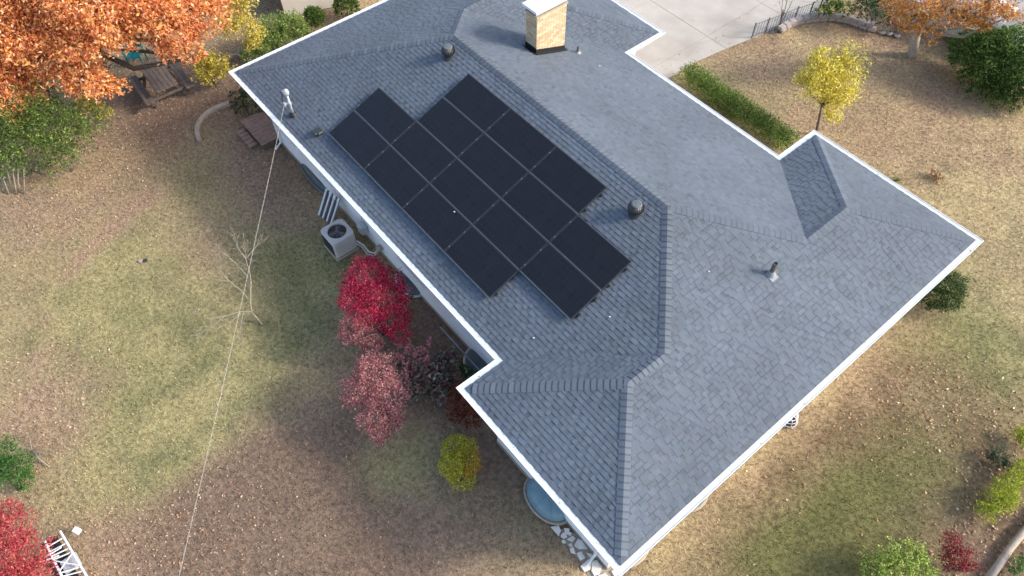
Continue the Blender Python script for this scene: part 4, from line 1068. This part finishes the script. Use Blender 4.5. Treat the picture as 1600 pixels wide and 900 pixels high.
# air conditioner
ac = empty('air_conditioner', (5.52, -.33, 0), 'square beige outdoor air conditioning unit on the lawn beside the west wall', 'air conditioner')
x0, x1, y0, y1, H = 5.16, 5.88, -.70, .02, .76
cx, cy = (x0 + x1) / 2, (y0 + y1) / 2
MB().box((cx, cy, .03), (.76, .76, .1), bev=.02).build('pad', M['edging'], ac)
MB().box((cx, cy, .40), (x1 - x0, y1 - y0, .64), bev=.05).build('cabinet', M['acpaint'], ac)
mb = MB(); n = 32; hw = .375
# lid with a round hole
sq = []
for k in range(n):
    a = 2 * PI * k / n; c, s = math.cos(a), math.sin(a); m = hw / max(abs(c), abs(s)); m = min(m, hw * 1.27); sq.append((cx + m * c, cy + m * s))
ci = [(cx + .275 * math.cos(2 * PI * k / n), cy + .275 * math.sin(2 * PI * k / n)) for k in range(n)]
V = [(*p, .722) for p in sq] + [(*p, .75) for p in sq] + [(cx + (p[0] - cx) * .96, cy + (p[1] - cy) * .96, H) for p in sq] + [(*p, H + .008) for p in ci] + [(*p, .725) for p in ci]
mb.add(V, [(L * n + k, L * n + (k + 1) % n, L * n + n + (k + 1) % n, L * n + n + k) for L in range(4) for k in range(n)])
mb.build('lid', M['acpaint'], ac)
MB().lathe([(.268, .724), (.268, .730)], (cx, cy, 0), 32).build('fan_well', M['fanwell'], ac)
mb = MB()
for k in range(3):
    a = 2 * PI * k / 3 + .5
    d = np.array([math.cos(a), math.sin(a), 0]); s = np.array([-d[1], d[0], 0]); c = np.array([cx, cy, .737])
    mb.add([c + d * .05 - s * .03, c + d * .22 - s * .11, c + d * .24 + s * .05 + (0, 0, .012), c + d * .06 + s * .035 + (0, 0, .008)], [(0, 1, 2, 3)])
mb.build('fan_blade', M['bark'], ac)
MB().lathe([(.07, .735), (.07, .752), (.05, .757)], (cx, cy, 0), 14).build('fan_motor', M['darkmetal'], ac)
mb = MB()
for r in np.linspace(.05, .27, 6):
    mb.tube([(cx + r * math.cos(2 * PI * k / 24), cy + r * math.sin(2 * PI * k / 24), H + .012) for k in range(25)], 0.0014, n=3, caps=False)
for k in range(6): a = PI * k / 6; mb.tube([(cx + .28 * math.cos(a), cy + .28 * math.sin(a), H + .014), (cx - .28 * math.cos(a), cy - .28 * math.sin(a), H + .014)], .0015, n=3)
tag(mb.build('fan_grille', M['galv'], ac), kind='stuff')
mb = MB()
for k in range(10): mb.box((x0 - .004, y0 + .09 + k * .06, .40), (.012, .035, .5))
for k in range(10): mb.box((x0 + .09 + k * .06, y0 - .004, .40), (.035, .012, .5))
tag(mb.build('louvre', M['darkmetal'], ac), kind='stuff')
mb = MB(); mb.box((x1 + .004, y0 + .22, .52), (.01, .16, .09)); mb.build('name_plate', M['galv'], ac)
mb = MB(); mb.tube([(5.9, .0, .42), (6.05, .1, .3), (6.3, .12, .2), (6.5, .2, .26), (6.52, .44, .45)], .03, n=8); mb.tube([(5.9, -.05, .36), (6.05, .05, .24), (6.3, .05, .15), (6.52, .15, .2), (6.56, .44, .36)], .018, n=8)
mb.build('refrigerant_line', M['acpaint'], ac, smooth=True)
mb = MB(); mb.lathe([(.05, 0), (.11, .05), (.11, .1), (.04, .14)], (6.54, .36, .34), 12); mb.build('line_cover', M['edging'], ac)
t = empty('switch_box', (5.75, .3, .55), 'grey electrical disconnect box on the wall behind the air conditioner', 'box')
MB().box((5.78, .33, .62), (.26, .2, .34), bev=.015).build('body', M['galv'], t); MB().box((5.78, .215, .63), (.2, .02, .26)).build('door', M['acpaint'], t); MB().tube([(5.78, .36, .78), (5.78, .4, 1.2)], .02).build('conduit', M['galv'], t)

# folded slatted lawn chair leaning by the wall
t = empty('lawn_chair', (4.15, .1, 0), 'folded white and blue slatted lawn chair leaning on the west wall', 'chair')
a0, a1 = np.array([4.05, -.28, .05]), np.array([4.05, .25, .95]); w_ = np.array([.62, .10, 0])
for s in (0, 1): MB().tube([a0 + w_ * s, a1 + w_ * s], .016, n=8).build('rail', M['silver'], t)
M['bluegrey'] = material('blue_grey_plastic', lin(72, 84, 106, .7), rough=.6)
for k in range(7):
    f = .06 + k / 6 * .88
    MB().box(a0 + w_ * f + (a1 - a0) * .5 + np.array([0, 0, .015]), (.05, .95, .014), (w_ / np.linalg.norm(w_), (a1 - a0) / np.linalg.norm(a1 - a0), (0, -.85, .5))).build('slat', M['whitecover'] if k % 2 == 0 else M['bluegrey'], t)

# window wells with covers
def well(x, y, rx, ry, mat, label, dirx=1, diry=0, dome=.28, ring='edging'):
    """half round well: long side runs along (dirx, diry), bulges to its right"""
    t = empty('window_well', (x, y, 0), label, 'window well', 'covered window wells round the house')
    e = np.array([dirx, diry, 0.0]); o = np.array([diry, -dirx, 0.0]); c = np.array([x, y, 0.0])
    n = 16; V = []; F = []
    for j in range(5):
        f = j / 4; rr = math.cos(f * PI / 2 * .92); zz = .14 + dome * math.sin(f * PI / 2)
        V += [c + e * rx * rr * math.cos(PI * k / n) + o * ry * rr * math.sin(PI * k / n) + np.array([0, 0, zz]) for k in range(n + 1)]
    for j in range(4): F += [(j * (n + 1) + k, j * (n + 1) + k + 1, (j + 1) * (n + 1) + k + 1, (j + 1) * (n + 1) + k) for k in range(n)]
    F.append(tuple(4 * (n + 1) + k for k in range(n + 1)))
    MB().add(V, F).build('cover', M[mat], t, smooth=True)
    mb = MB(); mb.tube([c + e * rx * 1.05 * math.cos(PI * k / n) + o * ry * 1.05 * math.sin(PI * k / n) + np.array([0, 0, .08]) for k in range(n + 1)], .045, n=6); mb.build('rim', M[ring], t)
    for k in (4, 8, 12):
        MB().tube([V[j * (n + 1) + k] + np.array([0, 0, .004]) for j in range(5)], .008, n=4).build('rib', M[mat], t)
wy = -CC + OV
well(15.02, wy, .62, .41, 'bluecover', 'blue domed plastic window well cover near the bottom roof corner')
well(9.35 + 2.1, OV, .75, .5, 'clearcover', 'dull glassy window well cover behind the spiked shrub', dome=.12, ring='galv')
well(7.9, OV, .5, .3, 'clearcover', 'grey green window well cover behind the crimson bush', dome=.12, ring='galv')
well(2.75, OV, .8, .15, 'clearcover', 'long grey green window well cover at the back end of the west wall', dome=.2, ring='clearcover')
wx = LD - OV
well(wx, 2.0, .45, .36, 'clearcover', 'grey blue window well cover under the middle of the long front eave', 0, 1)
well(wx, .05, .45, .34, 'whitecover', 'white window well cover under the front eave near the bottom corner', 0, 1)
t = empty('window_well', (wx, 5.2, 0), 'open window well with a white wire guard under the front eave', 'window well', 'covered window wells round the house')
mb = MB()
for k in range(9):
    a = -PI / 2 + PI * k / 8; mb.tube([(wx + .5 * math.cos(a), 5.3 + .34 * math.sin(a), .05), (wx + .44 * math.cos(a), 5.3 + .3 * math.sin(a), .3), (wx + .05, 5.3 + .1 * math.sin(a), .45)], 0.008, n=5)
for z, r in ((.06, .51), (.18, .475), (.3, .44)): mb.tube([(wx + r * math.cos(-PI / 2 + PI * k / 12), 5.3 + r * .58 * math.sin(-PI / 2 + PI * k / 12), z) for k in range(13)], 0.008, n=5)
mb.build('wire_guard', M['whitecover'], t)
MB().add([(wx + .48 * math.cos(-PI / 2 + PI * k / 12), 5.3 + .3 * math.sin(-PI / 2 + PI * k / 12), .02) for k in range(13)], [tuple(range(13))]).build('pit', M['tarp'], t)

# hose reel and rail by the wall
t = empty('hose_reel', (12.05, -.05, 0), 'tangled grey garden hose holder close to the inner wall corner', 'hose reel')
mb = MB()
for k in range(4): mb.tube([(11.95 + .02 * k + .17 * math.cos(a), -.02 + .05 * math.sin(a * 2), .3 + .17 * math.sin(a)) for a in np.linspace(0, 2 * PI, 17)], .014, n=5)
mb.build('hose', M['galv'], t)
mb = MB()
for s in (-.15, .2): mb.tube([(11.95 + s, .2, 0), (11.95 + s, -.08, .05), (11.95 + s, .0, .6), (11.95 + s, .35, .62)], .016, n=6)
mb.tube([(11.8, 0, .6), (12.15, 0, .6)], .016); mb.build('stand', M['galv'], t)
t = empty('grab_rail', (10.2, .3, 0), 'thin pale metal rail running low along the west wall', 'rail')
MB().tube([(9.75, .15, .35), (11.5, .15, .35)], .02, n=8).build('bar', M['silver'], t)
for x in (9.8, 11.45): MB().tube([(x, .15, 0), (x, .15, .36)], .015, n=6).build('post', M['silver'], t)

# plank landing at the back corner
t = empty('plank_landing', (-.2, .4, 0), 'low brown plank landing against the back of the west wall', 'deck')
e = np.array([.93, .02, 0]); e /= np.linalg.norm(e); o = np.array([-e[1], e[0], 0])
for k in range(12):
    c = np.array([-.95 + k * .125, .22, .22]) + rng.normal(0, .004, 3)
    MB().box(c, (.115, .78, .03), (e, o, (0, 0, 1)), bev=.006).build('plank', M['deckwood'], t)
for k in range(5):
    MB().box(np.array([-.7 + k * .2, -.35, .1]), (.17, .28, .025), (e, o, (0, 0, 1)), bev=.005).build('plank', M['deckwood'], t)
MB().box((-.27, .2, .11), (1.5, .7, .17)).build('joist_frame', M['oldwood'], t)

# picnic table
A = W(233, 99, .72); Bq = W(259, 134, .72)
ax = Bq - A; ax[2] = 0; ax /= np.linalg.norm(ax); bx = np.array([-ax[1], ax[0], 0])
c0 = np.array([*W(246, 117, .73)[:2], 0.0])
t = empty('picnic_table', c0, 'weathered grey wooden picnic table with two benches under the oak', 'picnic table')
AX = (ax, bx, (0, 0, 1))
for k in range(5): MB().box(c0 + bx * (k - 2) * .15 + np.array([0, 0, .73]) + ax * rng.normal(0, .006), (1.75, .138, .04), AX, bev=.006).build('table_board', M['oldwood'], t)
for s in (-1, 1):
    for k in (0, 1): MB().box(c0 + bx * s * (.62 + k * .145) + np.array([0, 0, .43]), (1.75, .135, .04), AX, bev=.006).build('bench_board', M['oldwood'], t)
for s in (-1, 1):
    c = c0 + ax * s * .62
    MB().box(c + np.array([0, 0, .675]), (.04, .72, .09), AX).build('top_brace', M['oldwood'], t)
    MB().box(c + ax * .045 * s + np.array([0, 0, .375]), (.04, 1.55, .09), AX).build('bench_brace', M['oldwood'], t)
    for q in (-1, 1):
        p0, p1 = c + bx * q * .55, c + bx * q * .24 + np.array([0, 0, .7]); d = (p1 - p0) / np.linalg.norm(p1 - p0)
        MB().box((p0 + p1) / 2 - ax * .045 * s, (.04, .09, np.linalg.norm(p1 - p0)), (ax, np.cross(d, ax), d)).build('leg', M['oldwood'], t)

# teal plastic chairs by the oak
def resin_chair(c, rz, label):
    t = empty('plastic_chair', (*c, 0), label, 'chair', 'teal plastic chairs under the oak', rz)
    def part(nm, *boxes):
        mb = MB()
        for (p, s, ax_) in boxes: mb.box(p, s, ax_, bev=.012)
        mb.build(nm, M['teal'], t, world=False)
    part('seat', ((0, 0, .42), (.48, .46, .035), None))
    bk_ = ((1, 0, 0), (0, .97, .22), (0, -.22, .97))
    for k in range(5): part('back_slat', (((k - 2) * .095, .30, .72), (.08, .025, .55), bk_))
    part('back_top', ((0, .36, .99), (.5, .035, .09), bk_))
    for s in (-1, 1):
        part('armrest', ((s * .27, .02, .64), (.06, .5, .03), None))
        for q in (-.2, .22): part('leg', ((s * .25, q, .31), (.045, .045, .63), None))
resin_chair(W(218, 100)[:2], .9, 'teal plastic chair at the far end of the picnic table')
resin_chair(W(146, 108)[:2], 2.3, 'teal plastic chair almost hidden by orange oak leaves')

# curved concrete bed edging
def edging(name, label, pix, wd_, h, z=0.0):
    pts = [W(*p) for p in pix]
    f = np.linspace(0, len(pts) - 1, 30); P_ = np.array(pts)
    q = np.stack([np.interp(f, np.arange(len(pts)), P_[:, i]) for i in range(3)], 1)
    for _ in range(6): q[1:-1] = (q[:-2] + q[1:-1] * 2 + q[2:]) / 4
    t = np.gradient(q, axis=0); t /= np.linalg.norm(t, axis=1)[:, None]; s = np.stack([-t[:, 1], t[:, 0], 0 * t[:, 0]], 1)
    mb = MB(); V = []
    for i in range(30): V += [q[i] - s[i] * wd_ / 2 + (0, 0, -.1), q[i] - s[i] * wd_ / 2 + (0, 0, h - .02), q[i] - s[i] * (wd_ / 2 - .02) + (0, 0, h), q[i] + s[i] * (wd_ / 2 - .02) + (0, 0, h), q[i] + s[i] * wd_ / 2 + (0, 0, h - .02), q[i] + s[i] * wd_ / 2 + (0, 0, -.1)]
    F = [(i * 6 + k, i * 6 + k + 1, i * 6 + 7 + k, i * 6 + 6 + k) for i in range(29) for k in range(5)] + [(5, 4, 3, 2, 1, 0), tuple(29 * 6 + k for k in range(6))]
    mb.add(V, F); return tag(mb.build(name, M['edging']), label, 'edging')
edging('bed_edging', 'curved pale concrete edging strip on the bare soil', [(313, 222), (308, 208), (310, 194), (321, 180), (336, 170), (360, 162)], .15, .1)
edging('bed_edging', 'short curved edging behind the yellow bush', [(356, 98), (362, 90), (372, 88), (384, 92), (392, 100)], .09, .12)

# flagstones by the bottom corner of the house
path = MB().add([(*W(u, v)[:2], .004) for u, v in ((862, 822), (905, 835), (975, 905), (985, 935), (940, 935), (908, 880))], [tuple(range(6))]).build('flagstone_path', M['edging']); tag(path, kind='structure')
ST = [[(861, 824), (873, 822), (876, 830), (873, 838)], [(878, 834), (884, 833), (886, 840), (880, 842), (876, 838)], [(881, 826), (889, 826), (890, 831), (883, 832)], [(888, 851), (893, 849), (895, 857), (889, 853)],
      [(897, 853), (903, 842), (909, 845), (918, 858), (905, 858)], [(890, 857), (896, 856), (899, 866), (892, 864)], [(901, 865), (908, 862), (914, 872), (907, 876)], [(907, 885), (920, 874), (925, 879), (922, 890), (913, 894)],
      [(925, 878), (932, 876), (940, 886), (936, 898), (928, 900), (924, 893)], [(877, 845), (882, 844), (884, 849), (879, 849)], [(916, 864), (924, 866), (928, 873), (921, 871)], [(934, 900), (945, 896), (953, 905), (940, 908)], [(886, 843), (895, 838), (899, 842), (894, 848)], [(955, 893), (962, 890), (968, 897), (960, 902)], [(880, 833), (884, 830), (893, 833), (892, 838)]]
for s in ST:
    c = np.mean([W(*p)[:2] for p in s], 0); hgt = rng.uniform(.035, .055)
    ring = [W(*p)[:2] for p in s]; ring = [c + (p - c) * 1.04 for p in ring]
    if np.cross(ring[1] - ring[0], ring[2] - ring[1]) < 0: ring = ring[::-1]
    top = [c + (p - c) * .93 for p in ring]; n = len(ring)
    mb = MB().add([(*p, 0) for p in ring] + [(*p, hgt - .01) for p in ring] + [(*p, hgt) for p in top], [tuple(range(2 * n, 3 * n))] + [(L * n + k, L * n + (k + 1) % n, L * n + n + (k + 1) % n, L * n + n + k) for L in (0, 1) for k in range(n)])
    mb.build('flagstone', M['stone'], path)

# ladder by the red maple
t = empty('ladder', W(100, 870), 'white stepladder lying flat on a dark sheet by the red maple', 'ladder')
P0, P1, Q0, Q1 = W(70, 846, .3), W(104, 915, .3), W(94, 830, .3), W(140, 908, .3)
for a, b in ((P0, P1), (Q0, Q1)): MB().tube([a, a * .5 + b * .5 + (0, 0, .02), b], .026, n=8).build('rail', M['whitecover'], t)
for f in (.13, .24, .34, .42, .72, .8, .9): MB().tube([P0 + (P1 - P0) * f, Q0 + (Q1 - Q0) * f], .016, n=6).build('rung', M['whitecover'], t)
for a, b in ((.45, .7), (.7, .45)): MB().tube([P0 + (P1 - P0) * a + (0, 0, .03), Q0 + (Q1 - Q0) * b + (0, 0, .03)], .013, n=6).build('brace', M['whitecover'], t)
for a, b in (((72, 870), (96, 855)), ((73, 875), (92, 868))): MB().tube([W(*a, .34), W(*b, .34)], .016, n=6).build('foot_bar', M['whitecover'], t)
mb = MB().prism([tuple(W(*p)[:2]) for p in ((66, 852), (90, 838), (128, 908), (98, 918), (78, 884))], -.02, .05).build('ground_sheet', M['tarp']); tag(mb, 'dark sheet spread under the white ladder', 'sheet')
mb = MB(); q = (P0 + Q1) / 2; e = (P1 - P0); e /= np.linalg.norm(e); o = np.cross((0, 0, 1), e)
mb.box((*q[:2], .12), (.34, .36, .06), (e, o, (0, 0, 1)), bev=.01); tag(mb.build('grey_tray', M['galv']), 'pale grey tray lying below the ladder rungs', 'tray')
t = empty('white_box', W(121, 828), 'small white box on a thin stake at the ladder end', 'box')
mb = MB().box(W(120, 829, .28), (.16, .13, .1), zrot(.5), bev=.012); mb.build('body', M['whitecover'], t); MB().tube([W(120, 830, 0), W(120, 829, .24)], .012).build('stake', M['silver'], t)

# fallen timber in the bottom right bed
t = MB().tube([W(1536, 915, .12), W(1570, 870, .12), W(1576, 860, .125), W(1640, 782, .12)], .085, .075, 12)
o = t.build('timber', M['logwood'], smooth=True); tag(o, 'long weathered grey timber lying across the bottom right bed', 'log')
# small lawn valve
t = empty('sprinkler_valve', W(223, 408), 'tiny grey valve cover in the west lawn', 'valve')
MB().lathe([(.07, -.03), (.07, .035), (.05, .045)], W(220, 408), 12).build('disc', M['edging'], t); MB().box(W(227, 407, .03), (.1, .1, .06), bev=.01).build('lid', M['darkmetal'], t)

# iron fence
t = empty('iron_fence', W(1174, 60), 'low dark iron picket fence between driveway and leafy lawn', 'fence')
fp = [W(1174, 60), W(1195, 52), W(1216, 44), W(1240, 34), W(1263, 27), W(1280, 14), W(1292, 4)]
hf = .62
for a, b in zip(fp[:-1], fp[1:]):
    for z in (.1, hf - .04): MB().tube([a + (0, 0, z), b + (0, 0, z)], .012, n=4).build('rail', M['black'], t)
    L = np.linalg.norm(b - a); k = max(int(L / .11), 1)
    for i in range(k):
        p = a + (b - a) * (i + .5) / k; MB().tube([p, p + (0, 0, hf)], .007, n=4).build('picket', M['black'], t)
for p in fp: MB().box(p + (0, 0, hf / 2 + .02), (.025, .025, hf + .04)).build('post', M['black'], t)
a, b = W(1100, 66), W(1176, 58)
# block wall
t = empty('block_wall', W(1300, 32), 'curved low wall of pale concrete blocks behind the leafy lawn', 'wall')
bp = np.array([W(*p) for p in ((1218, 51), (1232, 42), (1250, 36), (1270, 32.5), (1300, 31), (1325, 35), (1347, 43), (1370, 50))])
sg = np.concatenate([[0], np.cumsum(np.linalg.norm(np.diff(bp, axis=0), axis=1))]); LN = .3
k = 0
for row in range(2):
    s = 0 if row == 0 else -.12
    while s + LN < sg[-1]:
        f = max(s + LN / 2, 0); p = np.array([np.interp(f, sg, bp[:, i]) for i in range(3)]); p2 = np.array([np.interp(f + .05, sg, bp[:, i]) for i in range(3)])
        e = (p2 - p) / np.linalg.norm(p2 - p); o = np.array([-e[1], e[0], 0])
        MB().box(p + (0, 0, .07 + row * .145) + o * rng.normal(0, .006), (LN - .028, .2, .135), (e, o, (0, 0, 1)), bev=.01).build('block', M['block'], t)
        s += LN
for k, (u, v) in enumerate(((1378, 50), (1390, 52), (1402, 55))):
    tag(MB().box(W(u, v, .06), (.26, .22, .15), zrot(.4 + k), bev=.07).build('rock', M['block']), ['pale rock touching the end of the block wall', 'middle pale rock beside the block wall end', 'pale rock nearest the orange tree trunk'][k], 'rock', 'rocks at the block wall end')

# shed at the top left
P0, P1, P2 = W(446, 28), W(524, 10), W(396, 10)
t = empty('garden_shed', P0, 'beige shed with dark brown boarded side at the top left', 'shed')
u = (P1 - P0); u[2] = 0; Lu = np.linalg.norm(u) + 1.0; u /= np.linalg.norm(u); v_ = np.array([-u[1], u[0], 0]); v_ = v_ if v_ @ (P2 - P0) > 0 else -v_; Lv = 2.6
c = P0 + u * Lu / 2 + v_ * Lv / 2
MB().box(c + np.array([0, 0, 1.1]), (Lu, Lv, 2.2), (u, v_, (0, 0, 1))).build('wall', M['beigewall'], t)
for k in range(14): MB().box(P0 + v_ * (k + .5) * Lv / 14 - u * .012 + np.array([0, 0, 1.1]), (.03, Lv / 14 - .012, 2.2), (u, v_, (0, 0, 1))).build('board', M['brownpaint'], t)
MB().box(P0 + np.array([0, 0, 1.1]) - u * .015 - v_ * .0, (.07, .07, 2.22), (u, v_, (0, 0, 1))).build('corner_post', M['brownpaint'], t)
MB().box(c + np.array([0, 0, 2.27]), (Lu + .3, Lv + .3, .1), (u, v_, (0, 0, 1))).build('roof', M['felt'], t)

# parked car by the street
cc_ = W(1500, 52); cc_[2] = 0
ca = W(1535, 72) - W(1465, 40); ca[2] = 0; ca /= np.linalg.norm(ca); cb = np.array([-ca[1], ca[0], 0])
t = empty('parked_car', cc_, 'pale silver car parked behind the yew mound', 'car')
def cp(a, b, z): return cc_ + ca * a + cb * b + np.array([0, 0, z])
prof = [(-2.1, .35), (-2.12, .7), (-1.9, .88), (-1.2, .95), (1.1, 1.0), (1.95, .92), (2.12, .7), (2.1, .35)]
mb = MB(); n = len(prof); V = []
for b, k in ((-.86, .94), (-.8, 1), (.8, 1), (.86, .94)): V += [cp(a * (.985 if abs(b) > .82 else 1), b, z if abs(b) < .82 else .35 + (z - .35) * .86) for a, z in prof]
F = [tuple(range(n)), tuple(range(4 * n - 1, 3 * n - 1, -1))] + [(L * n + i, L * n + n + i, L * n + n + (i + 1) % n, L * n + (i + 1) % n) for L in range(3) for i in range(n)]
mb.add(V, F); mb.build('body', M['carpaint'], t)
roofp = [(-1.15, .94), (-.55, 1.38), (.35, 1.43), (1.2, 1.3), (1.75, .96)]
mb = MB(); n = len(roofp); V = []
for b in (-.74, -.6, .6, .74): V += [cp(a, b, z if abs(b) < .7 else .93 + (z - .93) * .55) for a, z in roofp]
mb.add(V, [(L * n + i, L * n + n + i, L * n + n + i + 1, L * n + i + 1) for L in (0, 1, 2) for i in (1, 2)]); mb.build('car_roof', M['carpaint'], t, smooth=True)
mb = MB(); mb.add(V, [(L * n + i, L * n + n + i, L * n + n + i + 1, L * n + i + 1) for L in (0, 1, 2) for i in (0, 3)] + [tuple(range(n)), tuple(range(4 * n - 1, 3 * n - 1, -1))]); mb.build('car_window', M['glass'], t)
for a in (-1.35, 1.35):
    for b in (-.8, .8):
        p = cp(a, b, .31); mb = MB(); mb.tube([p - cb * .1, p + cb * .1], .31, n=18); wh = mb.build('wheel', M['rubber'], t)
        MB().tube([p - cb * .105, p + cb * .105], .18, n=12).build('rim', M['silver'], wh)
for b in (-.6, .6): MB().box(cp(-2.1, b, .66), (.06, .3, .12), (ca, cb, (0, 0, 1)), bev=.02).build('headlight', M['whitecover'], t); 
MB().box(cp(-2.13, 0, .45), (.06, 1.6, .16), (ca, cb, (0, 0, 1)), bev=.03).build('bumper', M['carpaint'], t)

# overhead service cable: two twisted strands
S = np.array([2.87, .22, 3.31]); E_ = W(279, 892, 4.6); E2 = S + (E_ - S) * 1.25
mb = MB()
for ph in (0, PI):
    pts = []
    for f in np.linspace(0, 1, 220):
        p = S + (E2 - S) * f + np.array([0, 0, -.10 * 4 * f * (1 - f)]); a = f * 60 * PI + ph
        pts.append(p + np.array([math.cos(a) * .010, 0, math.sin(a) * .010]))
    mb.tube(pts, .0036, n=5)
tag(mb.build('overhead_cable', M['cable'], smooth=True), 'pale twisted overhead cable running from the roof mast across the lawn', 'cable')

# bits blown onto the roof
bits = [(953, 495, 'west'), (834, 528, 'west'), (710, 331, 'panel'), (1108, 424, 'south'), (937, 103, 'east')]
LB_ = ['pale leaf scrap on the west slope beside the vertical hip', 'pale leaf scrap on the west slope below the lowest panel corner', 'white speck on the lower solar panels', 'pale leaf scrap left of the plumbing vent', 'pale leaf scrap below the chimney']
for (u, v, pl), lab in zip(bits, LB_):
    o_ = {'west': np.array([0, -1]), 'panel': np.array([0, -1]), 'south': np.array([1, 0]), 'east': np.array([0, 1])}[pl]
    off = {'west': 0, 'panel': 0, 'south': LD, 'east': MW}[pl]
    Nn = np.array([o_[0] * TT, o_[1] * TT, 1.0]); d = _R @ np.array([(u - 800) / FPX, -(v - 450) / FPX, -1.0])
    k = (ZE + TT * off + .03 + (.12 if pl == 'panel' else 0) - Nn @ CAM) / (Nn @ d); p = CAM + k * d
    mb = MB(); mb.add([p + (-.028, -.007, 0), p + (0, -.018, .01), p + (.03, .007, .004), p + (.0, .018, .012), p + (0, 0, -.012)], [(0, 1, 2, 3), (0, 4, 1), (1, 4, 2), (2, 4, 3), (3, 4, 0)])
    tag(mb.build('leaf_scrap', M['debris']), lab, 'debris', 'pale scraps lying on the roof')
